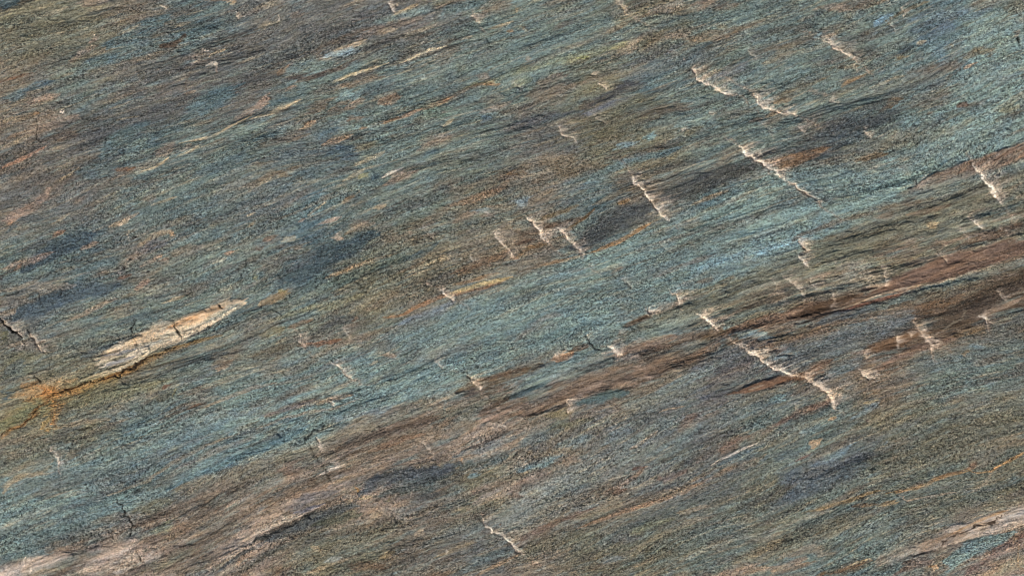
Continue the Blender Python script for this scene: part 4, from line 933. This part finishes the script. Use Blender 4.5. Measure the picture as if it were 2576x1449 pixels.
S([(1932,1150), (1980,1145), (1990,1150)], 14, (84,96,104), .65); S([(1932,1280), (2000,1240), (2100,1200), (2180,1170)], 32, (84,92,102), .7, 1, brk=.2); S([(1950,1220), (2050,1180), (2120,1170)], 20, (96,104,114), .5)
S([(2130,1105), (2160,1098), (2200,1080), (2240,1065)], 3, (66,66,66), .55); S([(2200,1110), (2280,1070), (2380,1030), (2420,1010)], 10, (90,94,98), .45); S([(2230,1060), (2300,1020), (2430,968)], 3, (70,62,56), .6)
S([(2200,1200), (2350,1130), (2500,1080), (2640,1030)], 60, (114,108,92), .6, 1); S([(2420,1060), (2500,1020), (2600,980)], 50, (120,116,102), .55, 1); S([(2380,1050), (2450,1010), (2576,960)], 20, (108,110,106), .35)
crack([(2330,1095), (2380,1080), (2420,1065)], .9, 1, .4, part=None, col='S')
S([(2020,1290), (2100,1270), (2190,1240), (2230,1230)], 6, (152,122,80), .65); S([(2230,1240), (2270,1235), (2330,1220), (2350,1205), (2400,1190), (2450,1180)], 6, (158,122,80), .7, .8, brk=.2, part='ochre_vein', label='ochre vein in the lower right')
S([(2350,1205), (2400,1188), (2445,1175)], 3, (122,76,40), .8); S([(2445,1170), (2470,1165)], 10, (124,84,62), .8); S([(2445,1175), (2460,1190), (2490,1188), (2510,1175), (2576,1140), (2640,1115)], 4, (184,142,92), .85, .8, part='ochre_vein', label='ochre vein curving to the right edge')
S([(2495,1190), (2480,1215), (2450,1235), (2430,1245)], 3.5, (176,156,132), .6); S([(2260,1245), (2280,1260), (2330,1250), (2400,1240)], 3.2, (196,166,140), .75); S([(2130,1280), (2170,1270), (2200,1268)], 5, (128,86,50), .75); S([(2205,1270), (2230,1265), (2260,1262)], 6, (168,134,90), .7)
S([(2180,1250), (2220,1245)], 6, (142,148,146), .5); S([(2290,1240), (2360,1220), (2420,1205), (2450,1210)], 12, (118,120,112), .6); S([(2280,1285), (2400,1265), (2500,1240)], 26, (98,100,88), .5, 1); S([(2250,1270), (2400,1240), (2520,1230)], 5, (136,138,136), .4)
S([(1932,1340), (2000,1310), (2100,1280)], 5, (168,158,142), .45); S([(1932,1400), (2060,1330), (2180,1300)], 26, (122,110,88), .45, 1); S([(2140,1350), (2200,1320), (2240,1300)], 14, (120,132,132), .45); S([(2070,1380), (2120,1370)], 8, (62,62,58), .5); S([(2240,1355), (2270,1350)], 12, (106,118,126), .5)
S([(2170,1320), (2180,1300)], 3, 'S', .5); crack([(2168,1320), (2182,1305)], 1.0, 1, .4, part=None)
# quartz band in the corner
S([(2200,1420), (2260,1395), (2320,1380), (2380,1355), (2430,1340)], 22, (146,126,110), .85, .8, .3, smooth=.4, part='quartz_band', label='brownish lower end of the quartz band in the right corner')
S([(2310,1385), (2350,1370), (2400,1345), (2460,1330), (2520,1310), (2590,1290), (2680,1250)], 25, (172,152,138), .95, .5, .3, brk=.12, lift=1.2, smooth=.6, part='quartz_band', label='pinkish white quartz band in the lower right corner')
S([(2520,1310), (2560,1290), (2600,1280)], 14, (180,168,162), .7, 1); S([(2410,1335), (2440,1320), (2500,1295), (2540,1282)], 4, (176,130,80), .75)
S([(2330,1370), (2400,1340), (2450,1320), (2500,1310)], 4, (150,112,74), .5)
crack([(2350,1382), (2370,1365), (2400,1345), (2440,1325), (2470,1318), (2500,1310), (2506,1300), (2540,1284)], 1.7, 2.2, .85, col='S', label='brown crack along the quartz band in the right corner')
crack([(2250,1420), (2300,1405), (2330,1392), (2350,1382)], 1.2, 1.5, .6, col='S', label='thin brown crack at the left end of the corner quartz band')
for q in (2452, 2470, 2486, 2500): crack([(q,1342), (q+4,1326)], .7, 1, .35, part=None)
S([(2380,1440), (2400,1410), (2450,1375), (2500,1360), (2535,1345)], 22, (120,142,146), .92, .5, brk=.15, part='blue_band', label='speckled light blue patch in the lower right corner'); S([(2390,1400), (2440,1370), (2470,1362)], 12, (92,112,116), .6); S([(2280,1449), (2330,1430)], 14, (114,124,124), .6)
S([(2350,1425), (2365,1435)], 9, (190,156,124), .9, .8, jag=True, part='quartz_patch', label='small cream patch at the bottom edge on the right'); S([(2340,1420), (2360,1428)], 4, 'O', .6, jag=True)
S([(2420,1449), (2470,1420), (2520,1380), (2600,1330)], 15, (122,88,78), .85, .8, part='brown_band', label='dark reddish streak in the lower right corner'); S([(2490,1410), (2520,1390), (2540,1385)], 16, (136,114,104), .75, .9); S([(2560,1380), (2620,1370)], 20, (132,110,98), .7)
S([(2500,1449), (2550,1420), (2620,1400)], 22, (152,140,118), .75, 1); crack([(2556,1340), (2560,1380), (2565,1420), (2576,1440)], 1.2, 1, .5, col='O'); S([(2545,1370), (2548,1350)], 4, (182,148,116), .7)
S([(2070,1449), (2130,1430), (2190,1410)], 15, (108,76,52), .85, .8, part='brown_band', label='dark brown patch at the bottom edge'); S([(2125,1430), (2160,1415), (2190,1405)], 2.6, 'Q', .85, .7, part='cream_vein', label='short cream vein at the bottom edge'); S([(2060,1449), (2085,1435)], 6, (140,96,52), .7)
S([(1932,1440), (1980,1425), (2050,1410)], 14, (156,128,106), .65, .9); S([(1960,1400), (2040,1380), (2100,1390)], 14, (142,120,100), .45)
S([(2250,1449), (2290,1420), (2350,1410)], 16, (122,96,84), .7); S([(2190,1405), (2195,1412)], 4, 'O', .6)

for fn, a_, k_ in LATER:
    fn(*a_, **k_)
# ------------------------------------------------------------------ relief of the rock
HGT += fbm(X / 620, Y / 420, 3, 60) * 9.0                               # gentle undulation
HGT += fbm(UU / 150, V / 34, 3, 61) * 1.5                               # layers weathered to different depth
HGT += fbm(UU / 44, V / 11, 3, 62) * .62 * (1 - .55 * SMO)
# the brown layers are broken into blocks
brn = sstep(.12, .35, SMO)
t = (fbm(UU / 120, V / 26, 3, 78) + fbm(X / 30, Y / 30, 2, 79) * .12) * 3.4
k = np.floor(t)
HGT += brn * (k + sstep(.85, 1.0, t - k)) * 1.5
# ledges: layers broken off one above the other
for lu, lv, st, am, sd in ((330, 44, 3.0, 2.2, 74), (120, 24, 2.6, .9, 75)):
    t = (fbm(UU / lu, V / lv, 3, sd) + fbm(X / 40, Y / 40, 3, sd + 1) * .16) * st
    k = np.floor(t)
    HGT += (k + sstep(.86, 1.0, t - k)) * am * (.2 + .8 * sstep(-.1, .6, fbm(UU / 500, V / 160, 2, sd + 2)))
SMO = np.clip(SMO, 0, 1)
SMO = np.clip(SMO + (.25 - .5 * sstep(-.4, .5, fbm(UU / 190, V / 60, 3, 73))) * .8, -.25, 1)
grain = fbm(UU / 7.5, V / 4.2, 2, 63)
patchy = np.clip(.85 + .55 * fbm(UU / 190, V / 60, 3, 73), .35, 1.5)
HGT += grain * (.62 - .45 * SMO) * patchy
HGT += fbm(UU / 3.6, V / 2.6, 1, 64) * (.28 - .22 * SMO)

KAL = np.array(ALBEDO_GAIN, dtype=F)
# colour of the minerals themselves, slightly more varied than the bands
hue = fbm(UU / 30, V / 9, 3, 65)[..., None]
COL = COL * (1 + hue * np.array([.10, .03, -.09], dtype=F))
lum = fbm(UU / 16, V / 5.5, 3, 66)[..., None]
COL = COL * (1 + lum * .16)
gm = COL.mean(2, keepdims=True)
COL = COL * .88 + gm * .12
COL = np.clip(COL * KAL, 0.006, .86).astype(F)

# outside the frame the slab ends in a rough, rounded edge
ex = np.maximum(np.maximum(-X, X - FW), 0)
ey = np.maximum(np.maximum(-Y, Y - FH), 0)
edge_n = fbm(X / 340, Y / 340, 3, 70) * .06 + .9
e = np.maximum(ex / 1520.0, ey / 1320.0)
drop = sstep(.80, 1.0, e / edge_n)
Zc = (HGT * U - drop * .16).astype(F)
wob = sstep(.4, .9, e)
PX = ((X - FW / 2) * U + wob * fbm(Y / 300, X / 900, 3, 71) * .07).astype(F)
PY = ((FH / 2 - Y) * U + wob * fbm(X / 300, Y / 900, 3, 72) * .07).astype(F)


def mesh_from(name, vx, vy, vz, quads, extra=None):
    """quads: (n,4) vertex indices"""
    me = bpy.data.meshes.new(name)
    n = len(vx)
    co = np.empty((n, 3), dtype=F)
    co[:, 0], co[:, 1], co[:, 2] = vx, vy, vz
    me.vertices.add(n)
    me.vertices.foreach_set("co", co.ravel())
    nq = len(quads)
    me.loops.add(nq * 4)
    me.loops.foreach_set("vertex_index", quads.astype(np.int32).ravel())
    me.polygons.add(nq)
    me.polygons.foreach_set("loop_start", np.arange(nq, dtype=np.int32) * 4)
    me.update(calc_edges=True)
    me.polygons.foreach_set("use_smooth", np.ones(nq, dtype=bool))
    return me


def attributes(me, col, u, v, smo):
    n = len(u)
    c = np.ones((n, 4), dtype=F)
    c[:, :3] = col
    a = me.attributes.new("mineral", 'FLOAT_COLOR', 'POINT')
    a.data.foreach_set("color", c.ravel())
    f = np.zeros((n, 3), dtype=F)
    f[:, 0], f[:, 1] = u, v
    f[:, 2] = smo
    a = me.attributes.new("foliation", 'FLOAT_VECTOR', 'POINT')
    a.data.foreach_set("vector", f.ravel())


# ------------------------------------------------------------------ material (grain, pits and mica along the foliation)
def rock_material(name, rough=.78, pit=1.0, mica=1.0, bump=1.0):
    m = bpy.data.materials.new(name)
    m.use_nodes = True
    nt = m.node_tree
    N, Lk = nt.nodes, nt.links
    N.clear()
    out = N.new("ShaderNodeOutputMaterial")
    bs = N.new("ShaderNodeBsdfPrincipled")
    Lk.new(bs.outputs[0], out.inputs[0])
    at = N.new("ShaderNodeAttribute")
    at.attribute_name = "mineral"
    fo = N.new("ShaderNodeAttribute")
    fo.attribute_name = "foliation"
    sep = N.new("ShaderNodeSeparateXYZ")
    Lk.new(fo.outputs["Vector"], sep.inputs[0])
    smo = sep.outputs[2]

    def noise(lu, lv, detail=2.0, rough_=.6, off=0.0, d=0.0):
        mp = N.new("ShaderNodeVectorMath")
        mp.operation = 'MULTIPLY'
        mp.inputs[1].default_value = (1 / lu, 1 / lv, 0)
        Lk.new(fo.outputs["Vector"], mp.inputs[0])
        ad = N.new("ShaderNodeVectorMath")
        ad.operation = 'ADD'
        ad.inputs[1].default_value = (off, off * 1.7, off * .3)
        Lk.new(mp.outputs[0], ad.inputs[0])
        no = N.new("ShaderNodeTexNoise")
        no.inputs["Scale"].default_value = 1.0
        no.inputs["Detail"].default_value = detail
        no.inputs["Roughness"].default_value = rough_
        no.inputs["Distortion"].default_value = d
        Lk.new(ad.outputs[0], no.inputs["Vector"])
        return no

    def ramp(src, a, b, lo, hi):
        r = N.new("ShaderNodeMapRange")
        r.interpolation_type = 'SMOOTHSTEP'
        r.inputs[1].default_value, r.inputs[2].default_value = a, b
        r.inputs[3].default_value, r.inputs[4].default_value = lo, hi
        Lk.new(src, r.inputs[0])
        return r.outputs[0]

    def math_(op, a, b):
        k = N.new("ShaderNodeMath")
        k.operation = op
        for i, q in enumerate((a, b)):
            if isinstance(q, (int, float)):
                k.inputs[i].default_value = q
            else:
                Lk.new(q, k.inputs[i])
        return k.outputs[0]

    def mix(fac, a, b, mode='MIX'):
        k = N.new("ShaderNodeMix")
        k.data_type = 'RGBA'
        k.blend_type = mode
        if isinstance(fac, (int, float)):
            k.inputs["Factor"].default_value = fac
        else:
            Lk.new(fac, k.inputs["Factor"])
        for nm, q in (("A", a), ("B", b)):
            s = [i for i in k.inputs if i.name == nm and i.type == 'RGBA'][0]
            if isinstance(q, tuple):
                s.default_value = q
            else:
                Lk.new(q, s)
        return [o for o in k.outputs if o.type == 'RGBA'][0]

    # the grain is bolder in some layers, nearly polished in others
    bn = noise(260.0, 30.0, 2, .5, 9.0, .2)
    coarse = math_('MULTIPLY', ramp(bn.outputs[0], .36, .62, .72, 1.22), math_('SUBTRACT', 1.0, math_('MULTIPLY', smo, .70)))     # how strongly the grain shows
    g1 = noise(8.0, 4.8, 3, .7, 3.1, .8)
    g2 = noise(3.6, 2.9, 2, .65, 17.3, .6)
    g3 = noise(26.0, 5.2, 3, .6, 41.7, .2)
    gv = math_('ADD', math_('MULTIPLY', ramp(g1.outputs[0], .30, .70, -1, 1), .40),
               math_('ADD', math_('MULTIPLY', ramp(g2.outputs[0], .30, .70, -1, 1), .50),
                     math_('MULTIPLY', ramp(g3.outputs[0], .3, .7, -1, 1), .12)))
    val = math_('ADD', 1.02, math_('MULTIPLY', gv, coarse))
    comb = N.new("ShaderNodeCombineColor")
    for i in range(3):
        Lk.new(val, comb.inputs[i])
    base = mix(1.0, at.outputs["Color"], comb.outputs[0], 'MULTIPLY')
    # warm and cool mineral grains
    tn = noise(12.0, 4.8, 2, .6, 77.0, .4)
    warm = math_('MULTIPLY', ramp(tn.outputs[0], .54, .66, 0, .22), coarse)
    base = mix(warm, base, mix(1.0, base, (1.42, 1.06, .72, 1), 'MULTIPLY'))
    cool = math_('MULTIPLY', ramp(tn.outputs[0], .46, .34, 0, .3), coarse)
    base = mix(cool, base, mix(1.0, base, (.80, 1.03, 1.10, 1), 'MULTIPLY'))
    # mica flecks
    mn = noise(4.6, 3.2, 2, .55, 121.0, .5)
    mf = math_('MULTIPLY', ramp(mn.outputs[0], .57, .66, 0, .7 * mica), coarse)
    base = mix(mf, base, mix(.28, mix(1.0, base, (2.3, 2.25, 2.15, 1), 'MULTIPLY'), (.46, .43, .385, 1)))
    # pits between the grains: darker in colour and sunk in the bump
    pn = noise(6.4, 4.0, 3, .7, 203.0, 1.0)
    pf = math_('MULTIPLY', ramp(pn.outputs[0], .445, .375, 0, .92 * pit), coarse)
    base = mix(pf, base, mix(1.0, base, (.22, .24, .27, 1), 'MULTIPLY'))
    Lk.new(base, bs.inputs["Base Color"])
    rr = math_('SUBTRACT', rough, math_('MULTIPLY', mf, .35))
    Lk.new(rr, bs.inputs["Roughness"])
    bs.inputs["Specular IOR Level"].default_value = .35
    # relief of the grains
    h = math_('ADD', math_('MULTIPLY', g1.outputs[0], 1.0), math_('MULTIPLY', g2.outputs[0], .7))
    h = math_('ADD', h, math_('MULTIPLY', mf, .3))
    h = math_('SUBTRACT', h, math_('MULTIPLY', pf, .9))
    h = math_('MULTIPLY', h, coarse)
    bp = N.new("ShaderNodeBump")
    bp.inputs["Strength"].default_value = 1.0
    bp.inputs["Distance"].default_value = .0017 * bump
    Lk.new(h, bp.inputs["Height"])
    Lk.new(bp.outputs[0], bs.inputs["Normal"])
    return m


MATS = {
    'rock': rock_material("schist"),
    'quartz': rock_material("quartz", rough=.55, pit=.5, mica=.6, bump=.7),
    'crack': rock_material("crack_fill", rough=.95, pit=.8, mica=.1),
}
PART_MAT = {'quartz_lens': 'quartz', 'quartz_band': 'quartz', 'quartz_patch': 'quartz', 'cream_vein': 'quartz',
            'fracture_ridge': 'quartz', 'crack': 'crack', 'rust_seam': 'crack'}

# ------------------------------------------------------------------ the slab
idx = np.arange(NX * NY, dtype=np.int32).reshape(NY, NX)
top = np.stack([idx[1:, :-1], idx[1:, 1:], idx[:-1, 1:], idx[:-1, :-1]], axis=-1).reshape(-1, 4)
ring = np.concatenate([idx[0, :-1], idx[:-1, -1], idx[-1, :0:-1], idx[:0:-1, 0]])
rx, ry, rz = PX.ravel()[ring], PY.ravel()[ring], Zc.ravel()[ring]
n0 = NX * NY
nr = len(ring)
low = n0 + np.arange(nr, dtype=np.int32)
nxt = np.roll(np.arange(nr), -1)
side = np.stack([ring, ring[nxt], low[nxt], low], axis=-1)
# underside: the lower ring pulled to a flat bottom plate in strips
cen = n0 + nr
half = nr // 2
bot = []
for k in range(0, nr - 1, 2):
    bot.append((low[k], low[k + 1], low[(k + 2) % nr], cen))
vx = np.concatenate([PX.ravel(), rx * .985, [0]])
vy = np.concatenate([PY.ravel(), ry * .985, [0]])
vz = np.concatenate([Zc.ravel(), np.full(nr, -.30), [-.30]])
quads = np.concatenate([top, side, np.array(bot, dtype=np.int32)])


def pad(a):
    f = a.reshape(n0, -1)
    return np.concatenate([f, f[ring], f[:1]])


me = mesh_from("rock_slab", vx, vy, vz, quads)
attributes(me, pad(COL), pad(UU)[:, 0], pad(V)[:, 0], pad(SMO)[:, 0])
slab = bpy.data.objects.new("rock_slab", me)
me.materials.append(MATS['rock'])
scene.collection.objects.link(slab)
slab["label"] = "weathered blue green and brown streaked rock slab with white fractures, filling the whole picture"
slab["category"] = "rock"
slab["kind"] = "thing"

OFF_LO, OFF_HI = -.00035, .00022
for name, label, sl, m in PARTS:
    inside = m > .04
    q = inside[:-1, :-1] | inside[1:, :-1] | inside[:-1, 1:] | inside[1:, 1:]
    if q.sum() < 6:
        continue
    jj, ii = np.nonzero(q)
    w_ = m.shape[1]
    a = jj * w_ + ii
    qd = np.stack([a + w_, a + w_ + 1, a + 1, a], axis=-1)
    used, inv = np.unique(qd, return_inverse=True)
    qd = inv.reshape(-1, 4)
    f = lambda arr: arr[sl].reshape(m.size, -1)[used]
    off = OFF_LO + (OFF_HI - OFF_LO) * sstep(.04, .30, m.ravel()[used])
    pm = mesh_from(name, f(PX)[:, 0], f(PY)[:, 0], f(Zc)[:, 0] + off, qd)
    attributes(pm, f(COL), f(UU)[:, 0], f(V)[:, 0], f(SMO)[:, 0])
    pm.materials.append(MATS[PART_MAT.get(name, 'rock')])
    po = bpy.data.objects.new(name, pm)
    scene.collection.objects.link(po)
    po.parent = slab
    if label:
        po["label"] = label
